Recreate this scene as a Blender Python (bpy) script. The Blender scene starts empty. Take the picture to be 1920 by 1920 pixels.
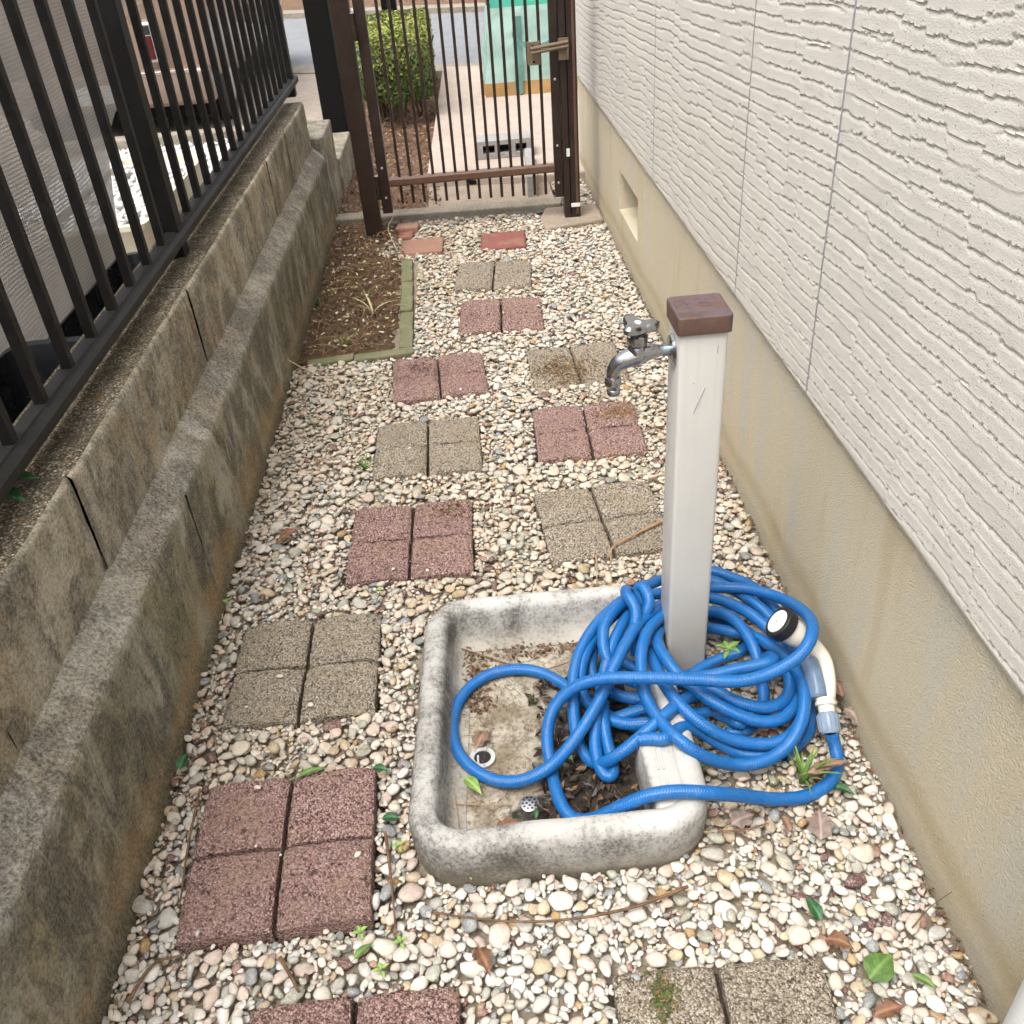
import bpy, bmesh, math, random
import numpy as np
from mathutils import Vector, Matrix, Euler

random.seed(7); rng = np.random.default_rng(7)
S = bpy.context.scene
C = S.collection
rad = math.radians

# ------------------------------------------------------------------ camera, sky, sun, exposure
CAM_H = 1.32; FOC = 1715.0
CM = np.array([[0.9954734751444572, -0.06603225635457949, -0.06835423472281116],
               [0.09377946516033772, 0.5657292036699674, 0.8192410390289208],
               [0.015426347528143765, 0.8219429476768249, -0.5693608860523114]])
cd = bpy.data.cameras.new('camera'); cam = bpy.data.objects.new('camera', cd); C.objects.link(cam)
cd.sensor_width = 36; cd.sensor_fit = 'HORIZONTAL'; cd.lens = FOC / 1920 * 36
cd.clip_start = 0.02; cd.clip_end = 400
m = Matrix.Identity(4)
for i in range(3):
    m[i][0] = CM[0][i]; m[i][1] = CM[1][i]; m[i][2] = -CM[2][i]
m[2][3] = CAM_H
cam.matrix_world = m
S.camera = cam

SUN_EL, SUN_AZ = 66.0, -140.0          # azimuth measured from +Y towards +X
W = bpy.data.worlds.new('World'); S.world = W; W.use_nodes = True
wn = W.node_tree.nodes; wl = W.node_tree.links
bg = wn['Background']
sky = wn.new('ShaderNodeTexSky'); sky.sky_type = 'NISHITA'; sky.sun_disc = False
sky.sun_elevation = rad(SUN_EL); sky.sun_rotation = rad(SUN_AZ)
sky.air_density = 1.0; sky.dust_density = 4.0; sky.ozone_density = 1.0
hsv = wn.new('ShaderNodeHueSaturation'); hsv.inputs['Saturation'].default_value = 0.22
wl.new(sky.outputs[0], hsv.inputs['Color']); wl.new(hsv.outputs[0], bg.inputs['Color'])
bg.inputs['Strength'].default_value = 0.15
sd = bpy.data.lights.new('sun', 'SUN'); sun = bpy.data.objects.new('sun', sd); C.objects.link(sun)
sd.energy = 1.25; sd.angle = rad(36); sd.color = (1.0, 0.955, 0.89)
dv = Vector((math.sin(rad(SUN_AZ)) * math.cos(rad(SUN_EL)), math.cos(rad(SUN_AZ)) * math.cos(rad(SUN_EL)), math.sin(rad(SUN_EL))))
sun.rotation_euler = dv.to_track_quat('Z', 'Y').to_euler(); sun.location = (0, 0, 8)
S.view_settings.view_transform = 'Standard'; S.view_settings.look = 'None'
S.view_settings.exposure = 1.24; S.view_settings.gamma = 1.0
S.render.engine = 'CYCLES'
S.cycles.max_bounces = 4; S.cycles.diffuse_bounces = 3; S.cycles.glossy_bounces = 2; S.cycles.transparent_max_bounces = 8
S.cycles.use_adaptive_sampling = True; S.cycles.adaptive_threshold = 0.04; S.cycles.adaptive_min_samples = 12
S.cycles.use_denoising = True

# ------------------------------------------------------------------ measuring helpers: a point of the photograph on a known plane of the place
def _ray(x, y): return CM.T @ np.array([(x - 960) / FOC, -(y - 960) / FOC, 1.0])
def GZ(x, y, z=0.0):
    d = _ray(x, y); t = (z - CAM_H) / d[2]; return Vector((d[0] * t, d[1] * t, z))
def GY(x, y, Y):
    d = _ray(x, y); t = Y / d[1]; return Vector((d[0] * t, Y, CAM_H + d[2] * t))
def GX(x, y, X):
    d = _ray(x, y); t = X / d[0]; return Vector((X, d[1] * t, CAM_H + d[2] * t))

# ------------------------------------------------------------------ noise
def _hash(ix, iy, seed):
    h = (ix.astype(np.int64) * 374761393 + iy.astype(np.int64) * 668265263 + seed * 1442695041) & 0xFFFFFFFF
    h = ((h ^ (h >> 13)) * 1274126177) & 0xFFFFFFFF
    h = (h ^ (h >> 16)) & 0xFFFFFFFF
    return h / 4294967295.0
def vnoise(x, y, seed=0):
    x = np.asarray(x, float); y = np.asarray(y, float)
    ix = np.floor(x); iy = np.floor(y); fx = x - ix; fy = y - iy
    fx = fx * fx * (3 - 2 * fx); fy = fy * fy * (3 - 2 * fy)
    a = _hash(ix, iy, seed); b = _hash(ix + 1, iy, seed); c = _hash(ix, iy + 1, seed); d = _hash(ix + 1, iy + 1, seed)
    return (a * (1 - fx) + b * fx) * (1 - fy) + (c * (1 - fx) + d * fx) * fy
def fbm(x, y, seed=0, o=4):
    s = 0; a = 0.5; t = 0
    for k in range(o):
        s = s + a * vnoise(x * 2 ** k, y * 2 ** k, seed + k * 17); t += a; a *= 0.5
    return s / t - 0.5

# ------------------------------------------------------------------ object helpers
def tag(o, label=None, cat=None, group=None, kind=None):
    if label: o['label'] = label
    if cat: o['category'] = cat
    if group: o['group'] = group
    if kind: o['kind'] = kind
    return o
def empty(name, loc, label=None, cat=None, group=None, kind=None):
    o = bpy.data.objects.new(name, None); C.objects.link(o); o.location = loc; o.empty_display_size = 0.05
    return tag(o, label, cat, group, kind)
def wloc(o):
    v = Vector((0, 0, 0))
    while o is not None: v = v + o.location; o = o.parent
    return v
class MB:
    """collects world-space geometry; build() links it as one mesh object"""
    def __init__(s): s.v = []; s.f = []; s.uv = {}
    def add(s, vs, fs):
        n = len(s.v); s.v.extend([tuple(q) for q in vs]); s.f.extend([tuple(i + n for i in f) for f in fs]); return s
    def box(s, x0, x1, y0, y1, z0, z1):
        return s.add([(x0, y0, z0), (x1, y0, z0), (x1, y1, z0), (x0, y1, z0), (x0, y0, z1), (x1, y0, z1), (x1, y1, z1), (x0, y1, z1)],
                     [(0, 3, 2, 1), (4, 5, 6, 7), (0, 1, 5, 4), (1, 2, 6, 5), (2, 3, 7, 6), (3, 0, 4, 7)])
    def obox(s, c, ax, ay, az):
        c, ax, ay, az = map(Vector, (c, ax, ay, az)); v = []
        for k in (-1, 1):
            for (i, j) in ((-1, -1), (1, -1), (1, 1), (-1, 1)): v.append(c + ax * i + ay * j + az * k)
        return s.add(v, [(0, 3, 2, 1), (4, 5, 6, 7), (0, 1, 5, 4), (1, 2, 6, 5), (2, 3, 7, 6), (3, 0, 4, 7)])
    def prism(s, poly, z0, z1):
        n = len(poly); v = [(p[0], p[1], z0) for p in poly] + [(p[0], p[1], z1) for p in poly]
        f = [tuple(range(n - 1, -1, -1)), tuple(range(n, 2 * n))] + [(i, (i + 1) % n, (i + 1) % n + n, i + n) for i in range(n)]
        return s.add(v, f)
    def tube(s, pts, r, seg=12, cap=True, flat=None, uvs=False):
        pts = [Vector(p) for p in pts]; n = len(pts)
        rs = r if hasattr(r, '__len__') else [r] * n
        T = []
        for i in range(n):
            t = pts[min(i + 1, n - 1)] - pts[max(i - 1, 0)]
            T.append(t.normalized() if t.length > 1e-9 else Vector((0, 0, 1)))
        u = T[0].orthogonal().normalized()
        if abs(T[0].z) < 0.95: u = (Vector((0, 0, 1)) - T[0] * T[0].z).normalized()
        b = len(s.v); L = 0
        for i in range(n):
            u = (u - T[i] * u.dot(T[i])).normalized(); w = T[i].cross(u)
            fl = flat[i] if flat else 1.0
            if i: L += (pts[i] - pts[i - 1]).length
            for k in range(seg):
                a = 2 * math.pi * k / seg
                s.v.append(tuple(pts[i] + u * math.cos(a) * rs[i] * fl + w * math.sin(a) * rs[i] * (2 - fl if flat else 1)))
        for i in range(n - 1):
            for k in range(seg):
                k2 = (k + 1) % seg
                s.f.append((b + i * seg + k, b + i * seg + k2, b + (i + 1) * seg + k2, b + (i + 1) * seg + k))
                if uvs: s.uv[len(s.f) - 1] = None
        if cap:
            s.f.append(tuple(b + k for k in range(seg - 1, -1, -1))); s.f.append(tuple(b + (n - 1) * seg + k for k in range(seg)))
        return s
    def lathe(s, c, axis, prof, seg=24):
        """prof: list of (distance along axis, radius)"""
        c = Vector(c); a = Vector(axis).normalized(); u = a.orthogonal().normalized(); w = a.cross(u); b = len(s.v)
        for (h, r) in prof:
            for k in range(seg):
                t = 2 * math.pi * k / seg
                s.v.append(tuple(c + a * h + (u * math.cos(t) + w * math.sin(t)) * r))
        for i in range(len(prof) - 1):
            for k in range(seg):
                k2 = (k + 1) % seg
                s.f.append((b + i * seg + k, b + i * seg + k2, b + (i + 1) * seg + k2, b + (i + 1) * seg + k))
        s.f.append(tuple(b + k for k in range(seg - 1, -1, -1))); e = b + (len(prof) - 1) * seg
        s.f.append(tuple(e + k for k in range(seg)))
        return s
    def grid(s, P):
        """P: array (n, m, 3)"""
        n, mm = P.shape[:2]; b = len(s.v)
        s.v.extend(map(tuple, P.reshape(-1, 3)))
        s.f.extend([(b + i * mm + j, b + (i + 1) * mm + j, b + (i + 1) * mm + j + 1, b + i * mm + j + 1) for i in range(n - 1) for j in range(mm - 1)])
        return s
    def mesh(s, name, mat, org=(0, 0, 0), smooth=False, bevel=0.0, bseg=2, angle=35):
        me = bpy.data.meshes.new(name)
        v = np.array(s.v, float).reshape(-1, 3) - np.array(org)
        me.from_pydata(v.tolist(), [], s.f); me.validate()
        if bevel:
            bm = bmesh.new(); bm.from_mesh(me); bmesh.ops.remove_doubles(bm, verts=bm.verts, dist=1e-6)
            ed = [e for e in bm.edges if len(e.link_faces) == 2 and e.calc_face_angle(0) > rad(30)]
            bmesh.ops.bevel(bm, geom=ed, offset=bevel, segments=bseg, profile=0.5, affect='EDGES', clamp_overlap=True)
            bm.to_mesh(me); bm.free()
        if mat: me.materials.append(mat)
        if smooth:
            me.polygons.foreach_set('use_smooth', [True] * len(me.polygons))
            try: me.set_sharp_from_angle(angle=rad(angle))
            except Exception: pass
        me.update(); return me
    def build(s, name, mat, parent=None, loc=None, **k):
        org = wloc(parent) if parent else Vector(loc or (0, 0, 0))
        o = bpy.data.objects.new(name, s.mesh(name, mat, org, **k)); C.objects.link(o)
        if parent: o.parent = parent
        else: o.location = org
        return o
def part(name, me, parent, loc=(0, 0, 0), rot=(0, 0, 0), scale=(1, 1, 1)):
    o = bpy.data.objects.new(name, me); C.objects.link(o); o.parent = parent; o.location = loc; o.rotation_euler = rot; o.scale = scale; return o
def spline(pts, n=10):
    """Catmull-Rom through the points"""
    P = [np.array(p, float) for p in pts]; P = [2 * P[0] - P[1]] + P + [2 * P[-1] - P[-2]]; out = []
    for i in range(1, len(P) - 2):
        for k in range(n):
            t = k / n; a, b, c, d = P[i - 1:i + 3]
            out.append(0.5 * ((2 * b) + (-a + c) * t + (2 * a - 5 * b + 4 * c - d) * t * t + (-a + 3 * b - 3 * c + d) * t ** 3))
    out.append(P[-2]); return out

# ------------------------------------------------------------------ materials
class NT:
    def __init__(s, name):
        s.m = bpy.data.materials.new(name); s.m.use_nodes = True; s.t = s.m.node_tree
        s.b = s.t.nodes['Principled BSDF']; s.out = s.t.nodes['Material Output']; s.co = None
    def n(s, t, **k):
        q = s.t.nodes.new(t)
        for a, v in k.items(): setattr(q, a, v)
        return q
    def l(s, a, b): s.t.links.new(a, b)
    def set(s, inp, v):
        if hasattr(v, 'is_output') or isinstance(v, bpy.types.NodeSocket): s.l(v, inp)
        else: inp.default_value = v
    def coord(s, kind='Object', scale=(1, 1, 1)):
        if s.co is None: s.co = s.n('ShaderNodeTexCoord')
        o = s.co.outputs[kind]
        if tuple(scale) != (1, 1, 1):
            mp = s.n('ShaderNodeMapping'); mp.inputs['Scale'].default_value = scale; s.l(o, mp.inputs[0]); o = mp.outputs[0]
        return o
    def world(s, scale=(1, 1, 1)):
        g = s.n('ShaderNodeNewGeometry'); o = g.outputs['Position']
        mp = s.n('ShaderNodeMapping'); mp.inputs['Scale'].default_value = scale; s.l(o, mp.inputs[0]); return mp.outputs[0]
    def noise(s, vec, scale, detail=4, rough=0.55, dist=0.0):
        q = s.n('ShaderNodeTexNoise'); s.l(vec, q.inputs['Vector']); q.inputs['Scale'].default_value = scale
        q.inputs['Detail'].default_value = detail; q.inputs['Roughness'].default_value = rough; q.inputs['Distortion'].default_value = dist
        return q.outputs['Fac']
    def vor(s, vec, scale, feature='F1', out='Distance', rnd=1.0):
        q = s.n('ShaderNodeTexVoronoi', feature=feature); s.l(vec, q.inputs['Vector']); q.inputs['Scale'].default_value = scale
        q.inputs['Randomness'].default_value = rnd
        return q.outputs[out]
    def ramp(s, fac, stops, interp='LINEAR'):
        q = s.n('ShaderNodeValToRGB'); s.l(fac, q.inputs[0]); e = q.color_ramp.elements; q.color_ramp.interpolation = interp
        while len(e) < len(stops): e.new(0.5)
        for k, (p, c) in enumerate(stops):
            e[k].position = p; c = c if hasattr(c, '__len__') else (c, c, c)
            e[k].color = tuple(c) + (1,)
        return q.outputs[0]
    def mix(s, fac, a, b, mode='MIX'):
        q = s.n('ShaderNodeMix', data_type='RGBA', blend_type=mode)
        s.set(q.inputs[0], fac)
        for i, v in ((6, a), (7, b)):
            if not isinstance(v, bpy.types.NodeSocket): v = tuple(v) + (1,) if len(v) == 3 else v
            s.set(q.inputs[i], v)
        return q.outputs[2]
    def math(s, op, a, b=0.0, clamp=False):
        q = s.n('ShaderNodeMath', operation=op); q.use_clamp = clamp; s.set(q.inputs[0], a); s.set(q.inputs[1], b); return q.outputs[0]
    def xyz(s, vec):
        q = s.n('ShaderNodeSeparateXYZ'); s.l(vec, q.inputs[0]); return q.outputs
    def bump(s, h, dist=0.002, strength=1.0, prev=None):
        q = s.n('ShaderNodeBump'); s.l(h, q.inputs['Height']); q.inputs['Distance'].default_value = dist; q.inputs['Strength'].default_value = strength
        if prev is not None: s.l(prev, q.inputs['Normal'])
        return q.outputs[0]
    def fin(s, col, rough=0.8, nrm=None, metal=0.0, spec=0.4, **k):
        c = col if isinstance(col, bpy.types.NodeSocket) else (tuple(col) + (1,))
        s.set(s.b.inputs['Base Color'], c); s.set(s.b.inputs['Roughness'], rough); s.set(s.b.inputs['Metallic'], metal)
        s.b.inputs['Specular IOR Level'].default_value = spec
        if nrm is not None: s.l(nrm, s.b.inputs['Normal'])
        for a, v in k.items(): s.set(s.b.inputs[a.replace('_', ' ')], v)
        return s.m

def m_simple(name, col, rough=0.6, metal=0.0, spec=0.4, var=0.12, sc=30, bump=0.0, bsc=200, **k):
    t = NT(name); w = t.world(); n = t.noise(w, sc, 5)
    c = t.mix(n, tuple(x * (1 - var) for x in col), tuple(min(1, x * (1 + var)) for x in col))
    nr = t.bump(t.noise(w, bsc, 3), bump) if bump else None
    r = t.math('MULTIPLY_ADD', n, 0.2); r.node.inputs[2].default_value = rough - 0.1
    return t.fin(c, r, nr, metal, spec, **k)

M = {}
def mk_stone():
    t = NT('pebble'); at = t.n('ShaderNodeAttribute', attribute_type='INSTANCER', attribute_name='col')
    w = t.world(); o = t.coord('Object')
    n1 = t.noise(w, 90, 5, 0.65); n2 = t.noise(w, 300, 3); n3 = t.noise(w, 40, 4, 0.6, 1.5)
    c = t.mix(t.ramp(n1, [(0.38, 0.0), (0.62, 1.0)]), at.outputs['Color'], (0.84, 0.80, 0.74), 'MULTIPLY')
    c = t.mix(t.math('MULTIPLY', t.ramp(t.noise(w, 150, 4, 0.7, 2.0), [(0.52, 0), (0.62, 1)]), 0.35), c, (0.75, 0.73, 0.70))
    c = t.mix(t.math('MULTIPLY', t.ramp(n3, [(0.58, 0), (0.72, 1)]), 0.45), c, (0.42, 0.33, 0.2))
    c = t.mix(t.math('MULTIPLY', t.ramp(n2, [(0.6, 0), (0.75, 1)]), 0.25), c, (0.2, 0.18, 0.15))
    return t.fin(c, t.ramp(n1, [(0.3, 0.45), (0.7, 0.75)]), t.bump(n2, 0.0006, 0.6, t.bump(n1, 0.0015, 0.5)), spec=0.4)
M['stone'] = mk_stone()

def mk_dirt(name, c0, c1, c2, sc=30, bd=0.004):
    t = NT(name); w = t.world(); n = t.noise(w, sc, 8, 0.65); n2 = t.noise(w, sc * 8, 4); n3 = t.noise(w, sc * 0.15, 3)
    c = t.mix(t.ramp(n, [(0.35, 0), (0.65, 1)]), c0, c1); c = t.mix(t.ramp(n2, [(0.5, 0), (0.7, 1)]), c, c2)
    c = t.mix(t.math('MULTIPLY', n3, 0.4), c, tuple(x * 0.5 for x in c0))
    return t.fin(c, 0.95, t.bump(t.math('ADD', n, n2), bd), spec=0.2)
M['base_dirt'] = mk_dirt('gritty dirt under pebbles', (0.28, 0.23, 0.165), (0.43, 0.365, 0.28), (0.56, 0.49, 0.395), 90)
M['soil'] = mk_dirt('garden soil', (0.095, 0.06, 0.033), (0.19, 0.12, 0.068), (0.31, 0.21, 0.12), 25, 0.012)
M['chipsoil'] = mk_dirt('wood chip soil', (0.12, 0.07, 0.042), (0.24, 0.145, 0.09), (0.36, 0.24, 0.16), 30, 0.008)

def mk_paver(name, c0, c1, c2, dirt):
    t = NT(name); w = t.world(); wd = t.n('ShaderNodeVectorMath', operation='ADD'); nz_ = t.n('ShaderNodeTexNoise'); nz_.inputs['Scale'].default_value = 300; t.l(w, nz_.inputs['Vector']); sc_ = t.n('ShaderNodeVectorMath', operation='SCALE'); sc_.inputs['Scale'].default_value = 0.004; t.l(nz_.outputs['Color'], sc_.inputs[0]); t.l(w, wd.inputs[0]); t.l(sc_.outputs[0], wd.inputs[1]); wq = wd.outputs[0]
    v = t.vor(wq, 265); v2 = t.vor(wq, 265, out='Color'); n = t.noise(w, 14, 5, 0.6); n2 = t.noise(w, 420, 3)
    sx = t.xyz(v2)
    c = t.ramp(sx[0], [(0.0, c0), (0.5, c1), (1.0, c2)])
    c = t.mix(t.ramp(v, [(0.4, 0), (0.8, 1)]), c, tuple(x * 0.3 for x in c0))
    c = t.mix(t.math('MULTIPLY', t.ramp(n, [(0.48, 0), (0.68, 1)]), 0.5), c, dirt)
    n5 = t.noise(w, 5, 3)
    c = t.mix(t.math('MULTIPLY', t.ramp(n5, [(0.45, 0), (0.7, 1)]), 0.25), c, tuple(x * 0.6 for x in c0))
    oi = t.n('ShaderNodeObjectInfo'); c = t.mix(t.math('MULTIPLY', oi.outputs['Random'], 0.3), c, tuple(x * 0.62 for x in c1))
    h = t.math('ADD', t.math('MULTIPLY', t.math('SUBTRACT', 1.0, v), 1.0), t.math('MULTIPLY', n2, 0.3))
    pt = t.ramp(t.noise(w, 120, 3), [(0.34, 1), (0.42, 0)]); c = t.mix(t.math('MULTIPLY', pt, 0.75), c, tuple(x * 0.15 for x in c0))
    return t.fin(c, 0.92, t.bump(h, 0.005, 1.0), spec=0.2)
M['paver_red'] = mk_paver('red paver', (0.30, 0.175, 0.155), (0.47, 0.30, 0.27), (0.62, 0.45, 0.41), (0.38, 0.27, 0.17))
M['paver_beige'] = mk_paver('beige paver', (0.33, 0.275, 0.205), (0.48, 0.41, 0.325), (0.62, 0.55, 0.455), (0.34, 0.27, 0.17))
def mk_brick(name, c0, c1):
    t = NT(name); w = t.world(); n = t.noise(w, 60, 6, 0.7); n2 = t.noise(w, 12, 3)
    c = t.mix(n, c0, c1); c = t.mix(t.math('MULTIPLY', t.ramp(n2, [(0.5, 0), (0.7, 1)]), 0.4), c, (0.3, 0.22, 0.13))
    return t.fin(c, 0.9, t.bump(n, 0.003), spec=0.2)
M['brick_red'] = mk_brick('red brick', (0.16, 0.055, 0.045), (0.26, 0.105, 0.09))
M['brick_brown'] = mk_brick('brown brick', (0.22, 0.115, 0.085), (0.34, 0.2, 0.15))
M['moss_block'] = mk_brick('mossy edging block', (0.085, 0.095, 0.045), (0.23, 0.225, 0.14))

def mk_wall(name, base0, base1, black, ochre, green, foot, spk=0.5):
    """old stained concrete: run-down streaks, ochre and algae"""
    t = NT(name); w = t.world(); x, y, z = t.xyz(w)
    fine = t.noise(w, 170, 4, 0.8); mid = t.noise(w, 46, 5, 0.7); n = t.noise(w, 5, 6, 0.65, 0.4)
    st = t.noise(t.world((1.7, 1.7, 1.05)), 4.2, 8, 0.7, 0.9); st2 = t.noise(t.world((1.5, 1.5, 0.85)), 3.1, 7, 0.66, 0.8); st3 = t.noise(t.world((2.0, 2.0, 0.8)), 5.0, 6, 0.66, 0.5); st4 = t.noise(t.world((3.0, 3.0, 0.7)), 5, 7, 0.72, 0.6)
    c = t.mix(t.ramp(n, [(0.42, 0), (0.58, 1)]), base0, base1)
    c = t.mix(t.math('MULTIPLY', t.ramp(st2, [(0.47, 0), (0.56, 1)]), 0.75), c, ochre)
    c = t.mix(t.math('MULTIPLY', t.ramp(st3, [(0.47, 0), (0.58, 1)]), green), c, (0.10, 0.105, 0.04))
    k = t.math('ADD', t.math('MULTIPLY', st, 0.72), t.math('MULTIPLY', mid, 0.28))
    c = t.mix(t.math('MULTIPLY', t.ramp(k, [(0.45, 0), (0.545, 1)]), black), c, (0.04, 0.037, 0.031))
    c = t.mix(t.math('MULTIPLY', t.ramp(st4, [(0.53, 0), (0.62, 1)]), 0.5), c, (0.44, 0.41, 0.34))
    if foot:      # rust-coloured splash patches and dark algae line along the foot
        zz = t.math('ADD', z, t.math('MULTIPLY', t.math('SUBTRACT', t.noise(t.world((1, 1.6, 1.6)), 3.2, 5), 0.5), 0.34))
        c = t.mix(t.math('MULTIPLY', t.ramp(zz, [(0.02, 1.0), (0.07, 0.75), (0.13, 0.0)]), t.math('MULTIPLY', t.ramp(mid, [(0.25, 0.3), (0.6, 0.9)]), t.ramp(st2, [(0.38, 0.25), (0.55, 1.0)]))), c, (0.33, 0.21, 0.09))
        z2 = t.math('ADD', z, t.math('MULTIPLY', t.math('SUBTRACT', t.noise(w, 14, 4), 0.5), 0.05))
        c = t.mix(t.ramp(z2, [(0.0, 0.9), (0.025, 0.55), (0.045, 0.0)]), c, (0.04, 0.04, 0.017))
    lo = t.mix(spk, c, (0.035, 0.03, 0.024)); hi = t.mix(spk * 0.5, c, (0.78, 0.72, 0.6))
    c = t.mix(t.ramp(fine, [(0.38, 0.0), (0.6, 1.0)]), lo, hi)
    pit = t.vor(w, 60); sel = t.ramp(t.xyz(t.vor(w, 60, out='Color'))[0], [(0.7, 0), (0.75, 1)]); pm = t.math('MULTIPLY', t.ramp(pit, [(0.06, 1.0), (0.12, 0.0)]), sel)
    c = t.mix(t.math('MULTIPLY', pm, 0.7), c, (0.02, 0.018, 0.014))
    return t.fin(c, 0.95, t.bump(mid, 0.004, 0.5, t.bump(fine, 0.0025, 0.9)), spec=0.15)
M['wall_low'] = mk_wall('stained lower wall', (0.22, 0.21, 0.155), (0.41, 0.395, 0.32), 0.74, (0.28, 0.24, 0.14), 0.55, True, 0.3)
M['wall_up'] = mk_wall('stained block', (0.28, 0.245, 0.175), (0.50, 0.455, 0.36), 0.74, (0.32, 0.24, 0.135), 0.2, False, 0.42)
M['wall_ledge'] = mk_wall('stained ledge', (0.26, 0.24, 0.20), (0.45, 0.425, 0.375), 0.74, (0.26, 0.21, 0.145), 0.0, False, 0.5)
def mk_agg():
    t = NT('weathered aggregate top'); w = t.world(); v = t.vor(w, 230, out='Color'); d = t.vor(w, 230); n = t.noise(w, 7, 5); n2 = t.noise(w, 22, 4)
    c = t.ramp(t.xyz(v)[0], [(0, (0.10, 0.085, 0.06)), (0.55, (0.22, 0.18, 0.125)), (0.85, (0.34, 0.29, 0.21)), (1, (0.6, 0.54, 0.43))])
    c = t.mix(t.ramp(d, [(0.3, 0), (0.8, 0.9)]), c, (0.045, 0.036, 0.022))
    c = t.mix(t.math('MULTIPLY', t.ramp(n, [(0.45, 0), (0.65, 1)]), 0.55), c, (0.06, 0.05, 0.03))
    c = t.mix(t.math('MULTIPLY', t.ramp(n2, [(0.62, 0), (0.7, 1)]), 0.5), c, (0.3, 0.16, 0.04))
    return t.fin(c, 0.95, t.bump(t.math('SUBTRACT', 1.0, d), 0.005), spec=0.2)
M['wall_top'] = mk_agg()

def mk_foundation():
    t = NT('sand-textured foundation render'); w = t.world(); x, y, z = t.xyz(w)
    v = t.vor(w, 300); fine = t.noise(w, 300, 4, 0.75); n = t.noise(w, 2.2, 5, 0.6); sx = t.noise(t.world((2.6, 2.6, 0.35)), 3.2, 5, 0.55)
    c = t.mix(n, (0.68, 0.59, 0.42), (0.76, 0.68, 0.51))
    c = t.mix(t.math('MULTIPLY', t.ramp(sx, [(0.5, 0), (0.66, 1)]), 0.55), c, (0.64, 0.625, 0.56))
    c = t.mix(t.math('MULTIPLY', t.ramp(sx, [(0.3, 1), (0.42, 0)]), 0.4), c, (0.56, 0.43, 0.23))
    zz = t.math('ADD', z, t.math('MULTIPLY', t.math('SUBTRACT', t.noise(t.world((1, 0.6, 1)), 5, 4), 0.5), 0.1))
    c = t.mix(t.math('MULTIPLY', t.ramp(zz, [(0.02, 0.15), (0.055, 0.55), (0.085, 1.0), (0.12, 0.2), (0.2, 0)]), 0.5), c, (0.42, 0.315, 0.15))
    c = t.mix(t.ramp(zz, [(0.0, 0.55), (0.03, 0.45), (0.05, 0.0)]), c, (0.42, 0.38, 0.29))
    c = t.mix(t.math('MULTIPLY', t.ramp(fine, [(0.32, 1), (0.5, 0)]), 0.35), c, (0.32, 0.26, 0.16))
    h = t.math('ADD', t.math('SUBTRACT', 1.0, v), fine)
    return t.fin(c, 0.95, t.bump(h, 0.0042, 1.0), spec=0.2)
M['foundation'] = mk_foundation()
def mk_siding():
    t = NT('cream cleft siding'); w = t.world(); f = t.noise(w, 420, 3, 0.6); n = t.noise(w, 3, 4); pit = t.vor(w, 95)
    wv = t.noise(t.world((1, 1, 0.12)), 4, 4, 0.6)
    c = t.mix(n, (0.58, 0.548, 0.488), (0.63, 0.596, 0.532))
    c = t.mix(t.math('MULTIPLY', t.ramp(wv, [(0.52, 0), (0.68, 1)]), 0.3), c, (0.5, 0.48, 0.45))
    pm = t.ramp(pit, [(0.05, 1.0), (0.14, 0.0)])
    sel = t.ramp(t.xyz(t.vor(w, 95, out='Color'))[0], [(0.6, 0), (0.7, 1)])
    pm = t.math('MULTIPLY', pm, sel)
    c = t.mix(t.math('MULTIPLY', pm, 0.35), c, (0.3, 0.26, 0.2))
    nr = t.bump(t.math('SUBTRACT', 1.0, pm), 0.003, 0.8, t.bump(f, 0.0018, 0.8))
    return t.fin(c, 0.9, nr, spec=0.25)
M['siding'] = mk_siding()
M['sealant'] = m_simple('grey joint sealant', (0.3, 0.3, 0.3), 0.7)
M['flashing'] = m_simple('cream flashing', (0.5, 0.46, 0.37), 0.5)

def mk_metalpaint(name, col, rough, dust=0.25, spec=0.4):
    t = NT(name); w = t.world(); n = t.noise(w, 18, 6, 0.65); f = t.noise(w, 500, 2); g = t.n('ShaderNodeNewGeometry')
    up = t.xyz(g.outputs['Normal'])[2]
    c = t.mix(t.math('MULTIPLY', t.ramp(n, [(0.4, 0), (0.75, 1)]), dust), col, (0.16, 0.145, 0.125))
    return t.fin(c, t.math('ADD', rough - 0.1, t.math('MULTIPLY', n, 0.25)), t.bump(f, 0.0003), 0.0, spec)
M['fence'] = mk_metalpaint('black-brown fence aluminium', (0.006, 0.0055, 0.0052), 0.5, 0.05, 0.22)
M['fence_rail'] = mk_metalpaint('dusty dark fence rail', (0.010, 0.0098, 0.0098), 0.5, 0.1, 0.25)
M['gate'] = mk_metalpaint('dark brown gate aluminium', (0.026, 0.0145, 0.0105), 0.42, 0.08, 0.3)
M['gate_light'] = mk_metalpaint('brown gate rail', (0.11, 0.056, 0.035), 0.3, 0.15, 0.5)
M['latch'] = mk_metalpaint('bronze latch', (0.16, 0.11, 0.065), 0.38, 0.3)
M['black_post'] = m_simple('black post', (0.004, 0.004, 0.004), 0.7, spec=0.15)
M['sticker'] = m_simple('white tape', (0.72, 0.72, 0.7), 0.5)
M['steel'] = m_simple('steel', (0.6, 0.6, 0.6), 0.3, 0.9)

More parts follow.
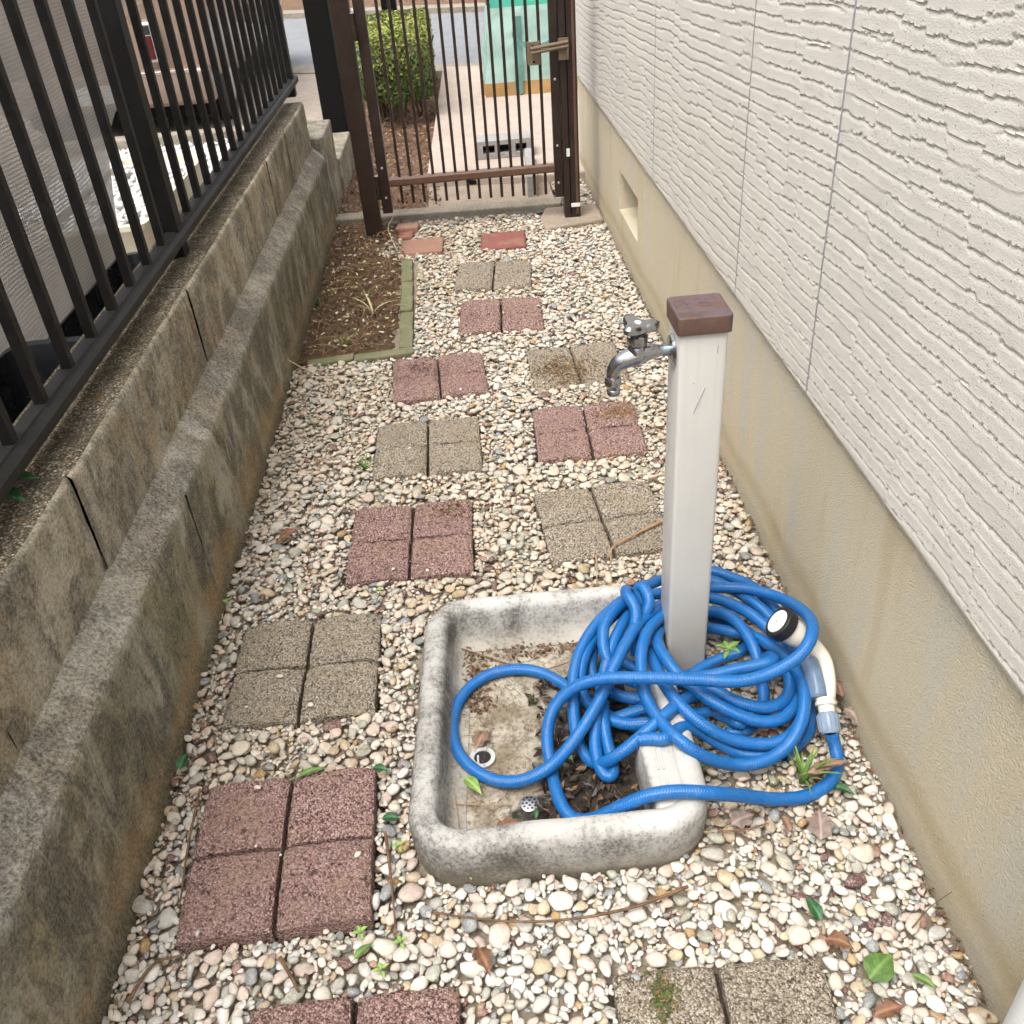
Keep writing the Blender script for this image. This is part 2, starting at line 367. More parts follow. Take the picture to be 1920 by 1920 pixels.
def mk_post():
    t = NT('ivory plastic-coated post'); w = t.world(); n = t.noise(w, 8, 5, 0.6); s = t.noise(t.world((30, 30, 2.0)), 6, 3); x, y, z = t.xyz(w)
    c = t.mix(n, (0.50, 0.49, 0.46), (0.56, 0.55, 0.52))
    c = t.mix(t.math('MULTIPLY', t.ramp(s, [(0.62, 0), (0.7, 1)]), 0.07), c, (0.35, 0.33, 0.3))
    zz = t.math('ADD', z, t.math('MULTIPLY', n, 0.1))
    c = t.mix(t.math('MULTIPLY', t.ramp(zz, [(0.05, 1), (0.3, 0)]), 0.5), c, (0.33, 0.29, 0.23))
    sk = t.math('MULTIPLY', t.ramp(t.noise(t.world((60, 60, 1.2)), 1.5, 4, 0.6), [(0.5, 0), (0.62, 1)]), t.ramp(z, [(0.2, 0.2), (0.7, 1.0)]))
    c = t.mix(t.math('MULTIPLY', sk, 0.1), c, (0.34, 0.3, 0.25))
    sp = t.vor(w, 42); pm = t.math('MULTIPLY', t.ramp(sp, [(0.05, 1), (0.075, 0)]), t.ramp(t.xyz(t.vor(w, 42, out='Color'))[0], [(0.8, 0), (0.82, 1)]))
    c = t.mix(t.math('MULTIPLY', pm, 0.6), c, (0.15, 0.12, 0.1))
    return t.fin(c, 0.45, t.bump(t.noise(w, 60, 2), 0.0004), spec=0.4)
M['post'] = mk_post()
M['scratch'] = m_simple('grey scratch', (0.3, 0.29, 0.27), 0.7)
def mk_cap():
    t = NT('faded brown plastic cap'); w = t.world(); n = t.noise(w, 30, 6, 0.65, 0.6); n2 = t.noise(w, 55, 4, 0.6, 1.0)
    c = t.mix(t.ramp(n, [(0.35, 0), (0.65, 1)]), (0.062, 0.04, 0.034), (0.118, 0.064, 0.045))
    g = t.n('ShaderNodeNewGeometry'); up = t.xyz(g.outputs['Normal'])[2]
    c = t.mix(t.math('MULTIPLY', t.math('MULTIPLY', t.ramp(n2, [(0.42, 0), (0.6, 1)]), t.ramp(up, [(0.7, 0), (0.9, 1)])), 0.6), c, (0.105, 0.09, 0.13))
    return t.fin(c, 0.5, t.bump(n2, 0.0008), spec=0.4)
M['cap'] = mk_cap()
def mk_chrome():
    t = NT('worn chrome'); w = t.world(); n = t.noise(w, 60, 5, 0.6); n2 = t.noise(w, 500, 2)
    c = t.mix(n, (0.30, 0.30, 0.31), (0.5, 0.5, 0.51))
    return t.fin(c, t.ramp(n, [(0.35, 0.12), (0.7, 0.32)]), t.bump(n2, 0.0002), 1.0)
M['chrome'] = mk_chrome()
M['verdigris'] = m_simple('pale blue verdigris', (0.25, 0.33, 0.36), 0.35, 0.85)
def mk_pan():
    t = NT('weathered white concrete basin'); w = t.world(); x, y, z = t.xyz(w); n = t.noise(w, 11, 7, 0.62, 0.3); n2 = t.noise(w, 130, 6, 0.8); n3 = t.noise(w, 4.0, 4); f = t.noise(w, 420, 2)
    g = t.n('ShaderNodeNewGeometry'); nx, ny, nz = t.xyz(g.outputs['Normal'])
    c = t.mix(t.ramp(n3, [(0.35, 0), (0.65, 1)]), (0.40, 0.39, 0.365), (0.53, 0.52, 0.50))
    # mildew gathers on the left rim and the sides, less on the worn rim of the right
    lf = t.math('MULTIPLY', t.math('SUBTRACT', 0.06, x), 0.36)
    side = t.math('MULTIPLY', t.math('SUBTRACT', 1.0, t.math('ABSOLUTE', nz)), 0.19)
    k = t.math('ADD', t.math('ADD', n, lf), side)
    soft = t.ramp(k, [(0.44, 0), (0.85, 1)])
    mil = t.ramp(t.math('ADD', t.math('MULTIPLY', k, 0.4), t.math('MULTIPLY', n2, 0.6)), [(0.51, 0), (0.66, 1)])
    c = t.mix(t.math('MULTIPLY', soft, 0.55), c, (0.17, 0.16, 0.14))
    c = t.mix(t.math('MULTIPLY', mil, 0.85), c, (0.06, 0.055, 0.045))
    c = t.mix(t.math('MULTIPLY', t.ramp(z, [(0.0, 0.8), (0.035, 0.25), (0.06, 0.0)]), 0.8), c, (0.25, 0.21, 0.14))
    return t.fin(c, 0.88, t.bump(f, 0.0008, 0.8, t.bump(n2, 0.002, 0.7)), spec=0.3)
M['pan'] = mk_pan()
def mk_panfloor():
    t = NT('dirty basin floor'); w = t.world(); x, y, z = t.xyz(w); n = t.noise(w, 16, 7, 0.65); n2 = t.noise(w, 90, 5, 0.7); n3 = t.noise(w, 6, 4)
    c = t.mix(t.ramp(n, [(0.38, 0), (0.6, 1)]), (0.22, 0.18, 0.125), (0.44, 0.40, 0.325))
    c = t.mix(t.math('MULTIPLY', t.ramp(n2, [(0.47, 0), (0.62, 1)]), 0.75), c, (0.11, 0.08, 0.05))
    # wet black silt in the low front right and along the sides
    k = t.math('ADD', t.math('MULTIPLY', t.math('SUBTRACT', x, 0.03), 3.2), t.math('MULTIPLY', t.math('SUBTRACT', n, 0.5), 1.1))
    k2 = t.math('ADD', k, t.math('MULTIPLY', t.math('SUBTRACT', 1.17, y), 1.0))
    c = t.mix(t.math('MULTIPLY', t.ramp(k2, [(0.06, 0), (0.22, 1)]), 0.95), c, (0.012, 0.009, 0.006))
    return t.fin(c, 0.75, t.bump(t.math('ADD', n, n2), 0.004), spec=0.35)
M['panfloor'] = mk_panfloor()
def mk_hose():
    t = NT('blue ribbed hose'); uv = t.n('ShaderNodeUVMap'); u, v, _ = t.xyz(uv.outputs[0]); w = t.world(); n = t.noise(w, 22, 4)
    a = t.math('SINE', t.math('ADD', t.math('MULTIPLY', u, 6.2832 / 0.0042), t.math('MULTIPLY', v, 6.2832 * 6)))
    b = t.math('SINE', t.math('SUBTRACT', t.math('MULTIPLY', u, 6.2832 / 0.0042), t.math('MULTIPLY', v, 6.2832 * 6)))
    h = t.math('ADD', a, b)
    c = t.mix(n, (0.004, 0.100, 0.32), (0.008, 0.130, 0.39))
    d = t.noise(w, 60, 5, 0.7)
    c = t.mix(t.math('MULTIPLY', t.ramp(d, [(0.5, 0), (0.7, 1)]), 0.3), c, (0.13, 0.16, 0.18))
    return t.fin(c, t.math('ADD', 0.28, t.math('MULTIPLY', n, 0.2)), t.bump(h, 0.00028, 0.55), spec=0.5)
M['hose'] = mk_hose()
M['cream'] = m_simple('cream plastic', (0.64, 0.61, 0.52), 0.35, var=0.06)
M['white_pl'] = m_simple('white plastic', (0.68, 0.7, 0.7), 0.35, var=0.04)
M['black_rub'] = m_simple('black rubber', (0.012, 0.012, 0.013), 0.5)
M['greyblue'] = m_simple('translucent grey-blue plastic', (0.13, 0.19, 0.28), 0.22, var=0.3, sc=50)
M['connector'] = m_simple('grey-blue coupling', (0.2, 0.26, 0.34), 0.4)
def mk_leaf(name, c0, c1, rough=0.5, veins=True):
    t = NT(name); w = t.world(); n = t.noise(w, 90, 4); o = t.coord('Object'); x, y, z = t.xyz(o)
    c = t.mix(t.ramp(n, [(0.35, 0), (0.65, 1)]), c0, c1)
    if veins:
        ay = t.math('ABSOLUTE', y); rib = t.ramp(ay, [(0.0, 1.0), (0.0012, 0.0)])
        sv = t.math('SINE', t.math('MULTIPLY', t.math('SUBTRACT', x, t.math('MULTIPLY', ay, 0.8)), 6.2832 / 0.0075)); side = t.ramp(sv, [(0.86, 0), (1.0, 1)])
        vv = t.math('MAXIMUM', rib, t.math('MULTIPLY', side, 0.5))
        c = t.mix(t.math('MULTIPLY', vv, 0.5), c, tuple(min(1, q * 1.9 + 0.03) for q in c1))
        return t.fin(c, rough, t.bump(t.math('ADD', n, t.math('MULTIPLY', vv, -0.8)), 0.001), spec=0.35)
    return t.fin(c, rough, t.bump(n, 0.0006), spec=0.35)
M['leaf'] = mk_leaf('fresh green leaf', (0.055, 0.115, 0.022), (0.10, 0.175, 0.04))
M['leaf_dark'] = mk_leaf('dark green leaf', (0.012, 0.06, 0.02), (0.03, 0.10, 0.035))
M['leaf_lime'] = mk_leaf('lime green leaf', (0.12, 0.22, 0.04), (0.2, 0.30, 0.07))
M['leaf_brown'] = mk_leaf('dry brown leaf', (0.10, 0.055, 0.032), (0.21, 0.13, 0.085), 0.7)
M['leaf_grey'] = mk_leaf('grey-brown dead leaf', (0.15, 0.11, 0.095), (0.26, 0.2, 0.17), 0.7)
M['leaf_rust'] = mk_leaf('rusty dead leaf', (0.11, 0.05, 0.026), (0.2, 0.1, 0.055), 0.7)
M['grass'] = mk_leaf('grass', (0.085, 0.17, 0.035), (0.15, 0.25, 0.06), veins=False)
M['straw'] = mk_leaf('dry straw', (0.42, 0.36, 0.2), (0.55, 0.48, 0.29), 0.7, veins=False)
M['twig'] = mk_leaf('brown twig', (0.10, 0.055, 0.03), (0.2, 0.115, 0.065), 0.8, veins=False)
M['twig_tan'] = mk_leaf('tan twig', (0.28, 0.17, 0.09), (0.4, 0.26, 0.14), 0.7, veins=False)
def mk_asphalt():
    t = NT('grey asphalt'); w = t.world(); n = t.noise(w, 90, 5, 0.85); n2 = t.noise(w, 1.2, 4)
    c = t.mix(t.ramp(n, [(0.35, 0), (0.65, 1)]), (0.13, 0.135, 0.145), (0.30, 0.305, 0.315)); c = t.mix(t.math('MULTIPLY', t.ramp(t.noise(w, 5, 6, 0.7), [(0.45, 0), (0.6, 1)]), 0.35), c, (0.15, 0.152, 0.158))
    return t.fin(c, 0.9, t.bump(n, 0.006), spec=0.3)
M['asphalt'] = mk_asphalt()
M['path'] = mk_dirt('pinkish washed concrete', (0.40, 0.325, 0.272), (0.46, 0.385, 0.325), (0.5, 0.43, 0.37), 6, 0.001)
M['apron'] = mk_dirt('brown stained concrete', (0.27, 0.215, 0.165), (0.36, 0.295, 0.23), (0.42, 0.35, 0.28), 9, 0.002)
M['kerb'] = mk_dirt('grey kerb concrete', (0.22, 0.19, 0.15), (0.32, 0.285, 0.23), (0.40, 0.36, 0.3), 14, 0.002)
M['kerb_dark'] = mk_dirt('dark concrete edge', (0.075, 0.07, 0.06), (0.13, 0.12, 0.105), (0.2, 0.19, 0.17), 14, 0.002)  # darker tone than the kerb, for the low strip in front of it
M['cinder'] = mk_dirt('grey hollow block', (0.3, 0.29, 0.28), (0.4, 0.39, 0.375), (0.47, 0.455, 0.44), 40, 0.003)
M['pinkstone'] = mk_dirt('pale gravelled ground', (0.30, 0.25, 0.205), (0.42, 0.36, 0.30), (0.52, 0.45, 0.39), 25, 0.004)
M['bark'] = mk_dirt('bark', (0.08, 0.055, 0.035), (0.15, 0.11, 0.075), (0.2, 0.15, 0.1), 60, 0.003)

# ------------------------------------------------------------------ ground sheets
g = MB().box(-60, 60, -30, 120, -0.4, -0.06).build('ground', M['base_dirt']); tag(g, kind='structure')
XH, XS, XL = 0.611, 0.598, -0.646
# gravel strip between retaining wall and house
gravel = MB()
ny, nx = 282, 64
yy, xx = np.meshgrid(np.linspace(-1.2, 4.44, ny), np.linspace(XL - 0.02, XH + 0.01, nx), indexing='ij')
zz = -0.0085 + 0.004 * fbm(xx * 9, yy * 9, 3)
for (cx, cy) in ((-0.268, 0.553), (0.247, 0.546), (-0.408, 0.962), (-0.425, 1.406), (-0.216, 1.812), (0.254, 1.826), (-0.180, 2.258), (0.277, 2.266), (-0.148, 2.700), (0.298, 2.704), (0.080, 3.158), (0.074, 3.575), (0.053, 1.02), (0.053, 1.31)):
    zz = np.where((np.abs(xx - cx) < 0.152) & (np.abs(yy - cy) < 0.152), -0.045, zz)
gravel.grid(np.stack([xx, yy, zz], -1)[:, ::-1])
gravel = gravel.build('gravel_bed', M['base_dirt'], smooth=True); tag(gravel, kind='structure')
# soil bed
yy, xx = np.meshgrid(np.linspace(2.9, 4.44, 110), np.linspace(XL - 0.01, -0.255, 34), indexing='ij')
edge = np.clip((xx + 0.34) / 0.06, 0, 1)
zz = 0.004 + 0.03 * fbm(xx * 11, yy * 11, 5, 5) + 0.018 * fbm(xx * 45, yy * 45, 6, 3) - 0.02 * edge
soil = MB().grid(np.stack([xx, yy, zz], -1)[:, ::-1]).build('soil_bed', M['soil'], smooth=True); tag(soil, kind='structure')

# beyond the gate
def sheet(name, poly, z, mat, thick=0.05):
    o = MB().prism([(p[0], p[1]) for p in poly], z - thick, z).build(name, mat); return tag(o, kind='structure')
yy, xx = np.meshgrid(np.linspace(4.5, 9.0, 130), np.linspace(-1.1, -0.10, 40), indexing='ij')
zz = 0.0 + 0.03 * fbm(xx * 6, yy * 6, 8, 4) - 0.05 * np.clip((xx + 0.2) / 0.1, 0, 1)
cs = MB().grid(np.stack([xx, yy, zz], -1)[:, ::-1]).build('planting_strip', M['chipsoil'], smooth=True); tag(cs, kind='structure')
sheet('apron', [(-0.2, 4.53), (0.42, 4.53), (0.42, 4.9), (-0.2, 4.96)], 0.012, M['apron'])
path = MB().prism([(-0.21, 4.95), (0.33, 4.85), (3.2, 4.85), (3.2, 7.2), (-0.11, 8.48)], -0.05, 0.05).build('concrete_path', M['path'], bevel=0.008); tag(path, kind='structure')
MB().add([(0.0, 4.905, 0.018), (0.05, 4.897, 0.018), (0.05, 4.897, 0.04), (0.0, 4.905, 0.04)], [(0, 1, 2, 3)]).build('drain_slot', M['black_post'], path)
rd = Vector((1.44, -0.604, 0)).normalized()
def road_pt(base, s): return (base[0] + rd.x * s, base[1] + rd.y * s)
n0, f0 = (-0.5, 8.93), (-0.68, 13.0)
sheet('road', [road_pt(n0, -30), road_pt(n0, 30), road_pt(f0, 30), road_pt(f0, -30)], 0.0, M['asphalt'])
for (nm, b, w0, w1, z) in (('near_kerb', n0, -0.34, 0.0, 0.03), ('far_kerb', f0, 0.0, 0.35, 0.06)):
    nrm = Vector((-rd.y, rd.x, 0)); p0 = (b[0] + nrm.x * w0, b[1] + nrm.y * w0); p1 = (b[0] + nrm.x * w1, b[1] + nrm.y * w1)
    sheet(nm, [road_pt(p0, -30), road_pt(p0, 30), road_pt(p1, 30), road_pt(p1, -30)], z, M['kerb'], 0.1)
nrm = Vector((-rd.y, rd.x, 0)); p0 = (f0[0] + nrm.x * 0.35, f0[1] + nrm.y * 0.35); p1 = (f0[0] + nrm.x * 40, f0[1] + nrm.y * 40)
sheet('far_verge', [road_pt(p0, -40), road_pt(p0, 40), road_pt(p1, 40), road_pt(p1, -40)], 0.04, M['chipsoil'])
# neighbour's yard
sheet('neighbour_yard', [(-12, -2), (-0.9, -2), (-0.9, 6.2), (-1.1, 8.9), (-12, 13.4)], 0.02, M['pinkstone'])

# ------------------------------------------------------------------ house: foundation with vent, cleft siding boards
house = empty('house', (0.7, 2.0, 0), 'house wall with cream cleft siding boards above a tan sand-textured foundation', 'house')
FZ = 0.483; VY0, VY1, VZ0, VZ1 = 3.33, 3.75, 0.173, 0.332
def wall_grid(y0, y1, z0, z1, dy, dz, X, amp=0.0025, seed=1):
    n1 = max(2, int((y1 - y0) / dy) + 1); n2 = max(2, int((z1 - z0) / dz) + 1)
    yy, zz = np.meshgrid(np.linspace(y0, y1, n1), np.linspace(z0, z1, n2), indexing='ij')
    return np.stack([X - amp * fbm(yy * 3, zz * 3, seed, 3), yy, zz], -1)
f = MB()
for (a, b, c, d) in ((-1.5, VY0, -0.1, FZ), (VY1, 5.05, -0.1, FZ), (VY0, VY1, -0.1, VZ0), (VY0, VY1, VZ1, FZ)):
    f.add([(XH, a, c), (XH, b, c), (XH, b, d), (XH, a, d)], [(0, 3, 2, 1)])
f.add([(XH, 5.05, -0.1), (3.0, 5.05, -0.1), (3.0, 5.05, FZ), (XH, 5.05, FZ)], [(0, 3, 2, 1)])
# splayed vent opening
iy0, iy1, iz0, iz1, XD = VY0 + 0.05, VY1 - 0.02, VZ0 + 0.015, VZ1 - 0.012, XH + 0.13
o_ = [(XH, VY0, VZ0), (XH, VY1, VZ0), (XH, VY1, VZ1), (XH, VY0, VZ1)]; i_ = [(XD, iy0, iz0), (XD, iy1, iz0), (XD, iy1, iz1), (XD, iy0, iz1)]
f.add(o_ + i_, [(0, 1, 5, 4), (1, 2, 6, 5), (2, 3, 7, 6), (3, 0, 4, 7)])
fo = f.build('foundation', M['foundation'], house)
v = MB().box(XD + 0.002, XD + 0.012, iy0 - 0.01, iy1 + 0.01, iz0 - 0.01, iz1 + 0.01)
v.build('vent_backing', M['black_post'], fo)
vs = MB()
for k in range(6): y = iy0 + 0.03 + k * 0.06; vs.box(XD - 0.008, XD, y, y + 0.018, iz0, iz1)
vs.build('vent_grille', M['black_rub'], fo)
MB().box(XS + 0.004, XH + 0.05, -1.5, 5.05, FZ - 0.006, FZ).build('flashing', M['flashing'], house)

def cleft(yy, zz, seed):
    st = np.floor(vnoise(yy * 5.0, zz * 6, seed + 5) * 3) / 3 * 0.9
    p = zz / 0.027 + 0.55 * fbm(yy * 2.6, zz * 3.0, seed, 2) + st * 0.8 + 0.24 * fbm(yy * 24, zz * 14, seed + 9, 3) + 0.13 * fbm(yy * 120, zz * 60, seed + 10, 2) + yy * 1.5
    row = np.floor(p); fr = p - row
    amp = np.clip((vnoise(yy * 8.5 + row * 37.7, row * 3.1, seed + 21) - 0.12) * 5.0, 0.0, 1.0)
    g2 = np.clip((fr - 0.62) / 0.38, 0, 1) ** 2.2
    h = amp * (0.0009 * np.exp(-fr * 8) - 0.0036 * g2) + 0.0010 * fbm(yy * 30, zz * 30, seed + 33, 3)
    return h
SEAMS = [-1.5, -0.5, 0.5, 1.506, 2.009, 3.005, 5.05]
ZT = 1.5
for k in range(len(SEAMS) - 1):
    y0, y1 = SEAMS[k] + 0.0038, SEAMS[k + 1] - 0.0038
    near = y0 < 1.9 and y1 > 0.6
    dy, dz = (0.0028, 0.0023) if near else ((0.0055, 0.003) if y0 > 0 else (0.02, 0.01))
    z0 = FZ + 0.002
    n1 = int((y1 - y0) / dy) + 2; n2 = int((ZT - z0) / dz) + 2
    yy, zz = np.meshgrid(np.linspace(y0, y1, n1), np.linspace(z0, ZT, n2), indexing='ij')
    h = cleft(yy, zz, 100)
    ed = np.minimum(np.minimum(yy - y0, y1 - yy), zz - z0)
    h = np.where(ed < 0.002, np.minimum(h, -0.0005), h)
    b = MB().grid(np.stack([XS - h, yy, zz], -1)[:, ::-1])
    # board edges going back, and the plain continuation above
    b.add([(XS + 0.0025, y0, z0), (XS + 0.02, y0, z0), (XS + 0.02, y0, ZT), (XS + 0.0025, y0, ZT)], [(0, 1, 2, 3)])
    b.add([(XS + 0.0025, y1, z0), (XS + 0.02, y1, z0), (XS + 0.02, y1, ZT), (XS + 0.0025, y1, ZT)], [(0, 3, 2, 1)])
    b.add([(XS + 0.0025, y0, z0), (XS + 0.02, y0, z0), (XS + 0.02, y1, z0), (XS + 0.0025, y1, z0)], [(0, 3, 2, 1)])
    b.add([(XS, y0, ZT), (XS, y1, ZT), (XS, y1, 5.6), (XS, y0, 5.6)], [(0, 3, 2, 1)])
    b.build('siding_board', M['siding'], house, smooth=True, angle=60)
    if k: MB().box(XS + 0.0009, XS + 0.012, SEAMS[k] - 0.0042, SEAMS[k] + 0.0042, FZ + 0.001, 5.6).build('joint_sealant', M['sealant'], house)
MB().box(XS + 0.021, 3.0, -1.5, 5.04, FZ + 0.003, 5.6).build('wall_core', M['sealant'], house)
# white downpipe at the near end of the wall
dp = empty('downpipe', (0.585, 0.50, 0), 'white round downpipe at the bottom right corner against the foundation', 'pipe')
MB().lathe((0.566, 0.497, -0.02), (0, 0, 1), [(0, 0.028), (3.0, 0.028)], 28).build('pipe', M['white_pl'], dp, smooth=True)
MB().lathe((0.566, 0.497, 1.7), (0, 0, 1), [(0, 0.032), (0.04, 0.032)], 28).build('bracket', M['steel'], dp, smooth=True)

# ------------------------------------------------------------------ retaining wall on the left
rw = empty('retaining_wall', (-0.75, 2.0, 0), 'moss-stained concrete retaining wall along the left side with a sloping ledge and block top', 'wall')
UX, LZ, UZ, TZ = -0.70, 0.312, 0.356, 0.552
Y0, Y1 = -1.5, 4.50
# lower face: slightly uneven, foot rounded
def facegrid(y0, y1, prof, dy, amp, seed):
    ys = np.linspace(y0, y1, int((y1 - y0) / dy) + 1); P = []
    pr = np.array(prof)
    for (x, z) in pr: P.append(np.stack([np.full_like(ys, x) + amp * fbm(ys * 5, np.full_like(ys, z * 9), seed, 4) + amp * 0.8 * fbm(ys * 40, np.full_like(ys, z * 60), seed + 3, 3), ys, np.full_like(ys, z)], -1))
    return np.stack(P, 1)
prof = [(XL + 0.016, -0.06), (XL + 0.012, 0.0), (XL + 0.004, 0.02)] + [(XL, z) for z in np.linspace(0.045, LZ - 0.006, 14)] + [(XL - 0.006, LZ)]
lw = MB()
for (a, b) in ((Y0, 1.632), (1.640, Y1)):
    lw.grid(facegrid(a, b, prof, 0.02, 0.0035, 41))
    lw.add([(XL + 0.012, b, -0.06), (-0.9, b, -0.06), (-0.9, b, LZ), (XL - 0.004, b, LZ)], [(0, 3, 2, 1)])
lw.add([(XL - 0.004, 1.62, -0.06), (XL - 0.004, 1.65, -0.06), (XL - 0.004, 1.65, LZ), (XL - 0.004, 1.62, LZ)], [(0, 1, 2, 3)])
lw.build('lower_wall', M['wall_low'], rw, smooth=True, angle=50)
led = MB(); pl = [(XL - 0.002, LZ - 0.003), (XL - 0.005, LZ + 0.003), (XL - 0.012, LZ + 0.008), (XL - 0.028, LZ + 0.021), (UX + 0.006, UZ - 0.005), (UX - 0.03, UZ + 0.006)]
led.grid(facegrid(Y0, Y1, pl, 0.012, 0.0035, 57))
led.add([(XL - 0.004, Y1, LZ - 0.002), (-0.9, Y1, LZ - 0.002), (-0.9, Y1, UZ), (UX, Y1, UZ)], [(0, 3, 2, 1)])
led.build('ledge', M['wall_ledge'], rw, smooth=True)
J = [-1.5, -1.1, -0.7, -0.3, 0.11, 0.51, 0.915, 1.334, 1.76, 2.194, 2.621, 3.032, 3.44, 3.89, 4.50]
for k in range(len(J) - 1):
    a, b = J[k] + 0.0012, J[k + 1] - 0.0012
    off = (random.random() - 0.5) * 0.006
    n1 = int((b - a) / 0.02) + 2
    prof = [(UX, UZ - 0.01)] + [(UX, z) for z in np.linspace(UZ + 0.005, TZ - 0.008, 10)] + [(UX - 0.003, TZ - 0.003), (UX - 0.008, TZ)]
    bl = MB(); P = facegrid(a, b, prof, 0.02, 0.005, 63 + k)
    e = np.minimum(P[..., 1] - a, b - P[..., 1]); P[..., 0] += off - 0.003 * np.clip(1 - e / 0.006, 0, 1)
    bl.grid(P)
    bl.add([(UX - 0.004 + off, a, UZ - 0.01), (-0.88, a, UZ - 0.01), (-0.88, a, TZ), (UX - 0.012 + off, a, TZ)], [(0, 1, 2, 3)])
    bl.add([(UX - 0.004 + off, b, UZ - 0.01), (-0.88, b, UZ - 0.01), (-0.88, b, TZ), (UX - 0.012 + off, b, TZ)], [(0, 3, 2, 1)])
    bl.add([(-0.88, a, -0.05), (-0.88, b, -0.05), (-0.88, b, TZ), (-0.88, a, TZ)], [(0, 3, 2, 1)])
    bo = bl.build('block', M['wall_up'], rw, smooth=True, angle=60)
    # weathered aggregate top of the block
    nyt = int((b - a) / 0.012) + 2
    yy, xx = np.meshgrid(np.linspace(a + 0.001, b - 0.001, nyt), np.linspace(-0.88, UX - 0.006 + off, 16), indexing='ij')
    e = np.minimum(np.minimum(yy - a, b - yy), (UX + off - xx))
    zz = TZ - 0.0005 + 0.006 * fbm(xx * 30, yy * 30, 70 + k, 3) - 0.004 * np.clip(1 - e / 0.012, 0, 1)
    MB().grid(np.stack([xx, yy, zz], -1)[:, ::-1]).build('block_top', M['wall_top'], bo, smooth=True)
# two lower blocks stepping down towards the street
for (nm, a, b, x0, x1, z1, lab) in (('step_block', 4.53, 4.95, -0.84, -0.652, 0.385, 'upper concrete step block at the far end of the retaining wall'),
                            ('step_block', 4.97, 5.60, -0.84, -0.640, 0.188, 'low concrete step block behind the gate post, below the taller one')):
    o = MB().box(x0, x1, a, b, -0.06, z1).build(nm, M['wall_up'], loc=((x0 + x1) / 2, (a + b) / 2, 0), bevel=0.008)
    tag(o, lab, 'block', 'step blocks at the wall end')

# ------------------------------------------------------------------ fence on the wall
fe = empty('fence', (-0.78, 2.4, TZ), 'black vertical-bar aluminium fence standing on the left retaining wall', 'fence')
FX = -0.778; RZ0, RZ1 = 0.588, 0.622
rail = MB()
def railprof(x0, x1, z0, z1): return [(x0, z0), (x1 - 0.004, z0), (x1, z0 + 0.006), (x1, z1 - 0.012), (x1 - 0.008, z1 - 0.004), (x1 - 0.016, z1 - 0.004), (x1 - 0.018, z1), (x0, z1)]
pr = railprof(-0.794, -0.750, RZ0, RZ1); n = len(pr)
vs_ = [(x, -1.4, z) for x, z in pr] + [(x, 4.80, z) for x, z in pr]
rail.add(vs_, [(i, i + n, (i + 1) % n + n, (i + 1) % n) for i in range(n)] + [tuple(range(n)), tuple(range(2 * n - 1, n - 1, -1))])
rail.build('bottom_rail', M['fence_rail'], fe)
MB().box(-0.80, -0.748, -1.4, 4.80, 1.36, 1.395).build('top_rail', M['fence'], fe, bevel=0.003)
bar = MB().box(-0.010, 0.010, -0.0105, 0.0105, 0, 0.745).mesh('bar', M['fence'], bevel=0.002)
clip = MB().box(0.0145, 0.0165, -0.004, 0.004, 0.004, 0.026).mesh('clip', M['steel'])
yb = 1.34 - 0.1412 * 18
while yb < 4.78:
    if abs(yb - 2.45) > 0.028 or True:
        part('bar', bar, fe, Vector((FX, yb, RZ1 - 0.006)) - fe.location)
    yb += 0.1412
for y in (-0.86, 0.80, 2.455, 4.715):
    MB().box(-0.815, -0.760, y - 0.026, y + 0.026, TZ - 0.01, 1.42).build('post', M['fence'], fe, bevel=0.003)

# ------------------------------------------------------------------ gate
ga = empty('gate', (0.0, 4.25, 0), 'dark brown vertical-bar garden gate with bronze latch across the path', 'gate')
GYp = 4.25
MB().box(-0.482, -0.408, 4.215, 4.285, -0.05, 1.35).build('hinge_post', M['gate'], ga, bevel=0.003)
rp = MB().box(0.437, 0.508, 4.215, 4.285, 0.0, 1.35).build('latch_post', M['gate'], ga, bevel=0.003)
MB().box(0.462, 0.468, 4.2125, 4.216, 0.03, 1.35).build('groove', M['black_post'], rp)
MB().box(0.49, 0.50, 4.2125, 4.2155, 0.03, 1.35).build('ridge', M['gate_light'], rp)
MB().box(0.466, 0.506, 4.209, 4.2145, 0.062, 0.078).build('tape', M['sticker'], rp)
MB().box(0.452, 0.466, 4.209, 4.2145, 0.285, 0.318).build('tape', M['sticker'], rp)
MB().box(0.45, 0.464, 4.209, 4.2145, 0.92, 0.95).build('tape', M['sticker'], rp)
ls = MB().box(-0.392, -0.347, 4.232, 4.268, 0.10, 1.18).build('stile', M['gate'], ga, bevel=0.003)
rs_ = MB().box(0.398, 0.434, 4.232, 4.268, 0.105, 1.18).build('stile', M['gate'], ga, bevel=0.003)
for (st, x, zs) in ((ls, -0.369, (0.17, 0.30)), (rs_, 0.414, (0.17, 0.33, 0.6))):
    for z in zs: MB().lathe((x, 4.2322, z), (0, -1, 0), [(0, 0.0055), (0.002, 0.0055), (0.004, 0.002)], 10).build('screw', M['steel'], st, smooth=True)
rl = MB(); pr = [(4.228, 0.222), (4.236, 0.215), (4.264, 0.215), (4.272, 0.222), (4.272, 0.245), (4.262, 0.252), (4.238, 0.252), (4.228, 0.245)]
n = len(pr); rl.add([(-0.347, y, z) for y, z in pr] + [(0.398, y, z) for y, z in pr], [(i, (i + 1) % n, (i + 1) % n + n, i + n) for i in range(n)])
rl.build('bottom_rail', M['gate_light'], ga)
MB().box(-0.347, 0.398, 4.228, 4.272, 1.08, 1.116).build('top_rail', M['gate_light'], ga, bevel=0.003)
gb = MB().box(-0.0063, 0.0063, -0.0063, 0.0063, 0, 1.06).mesh('bar', M['gate'], bevel=0.0012)
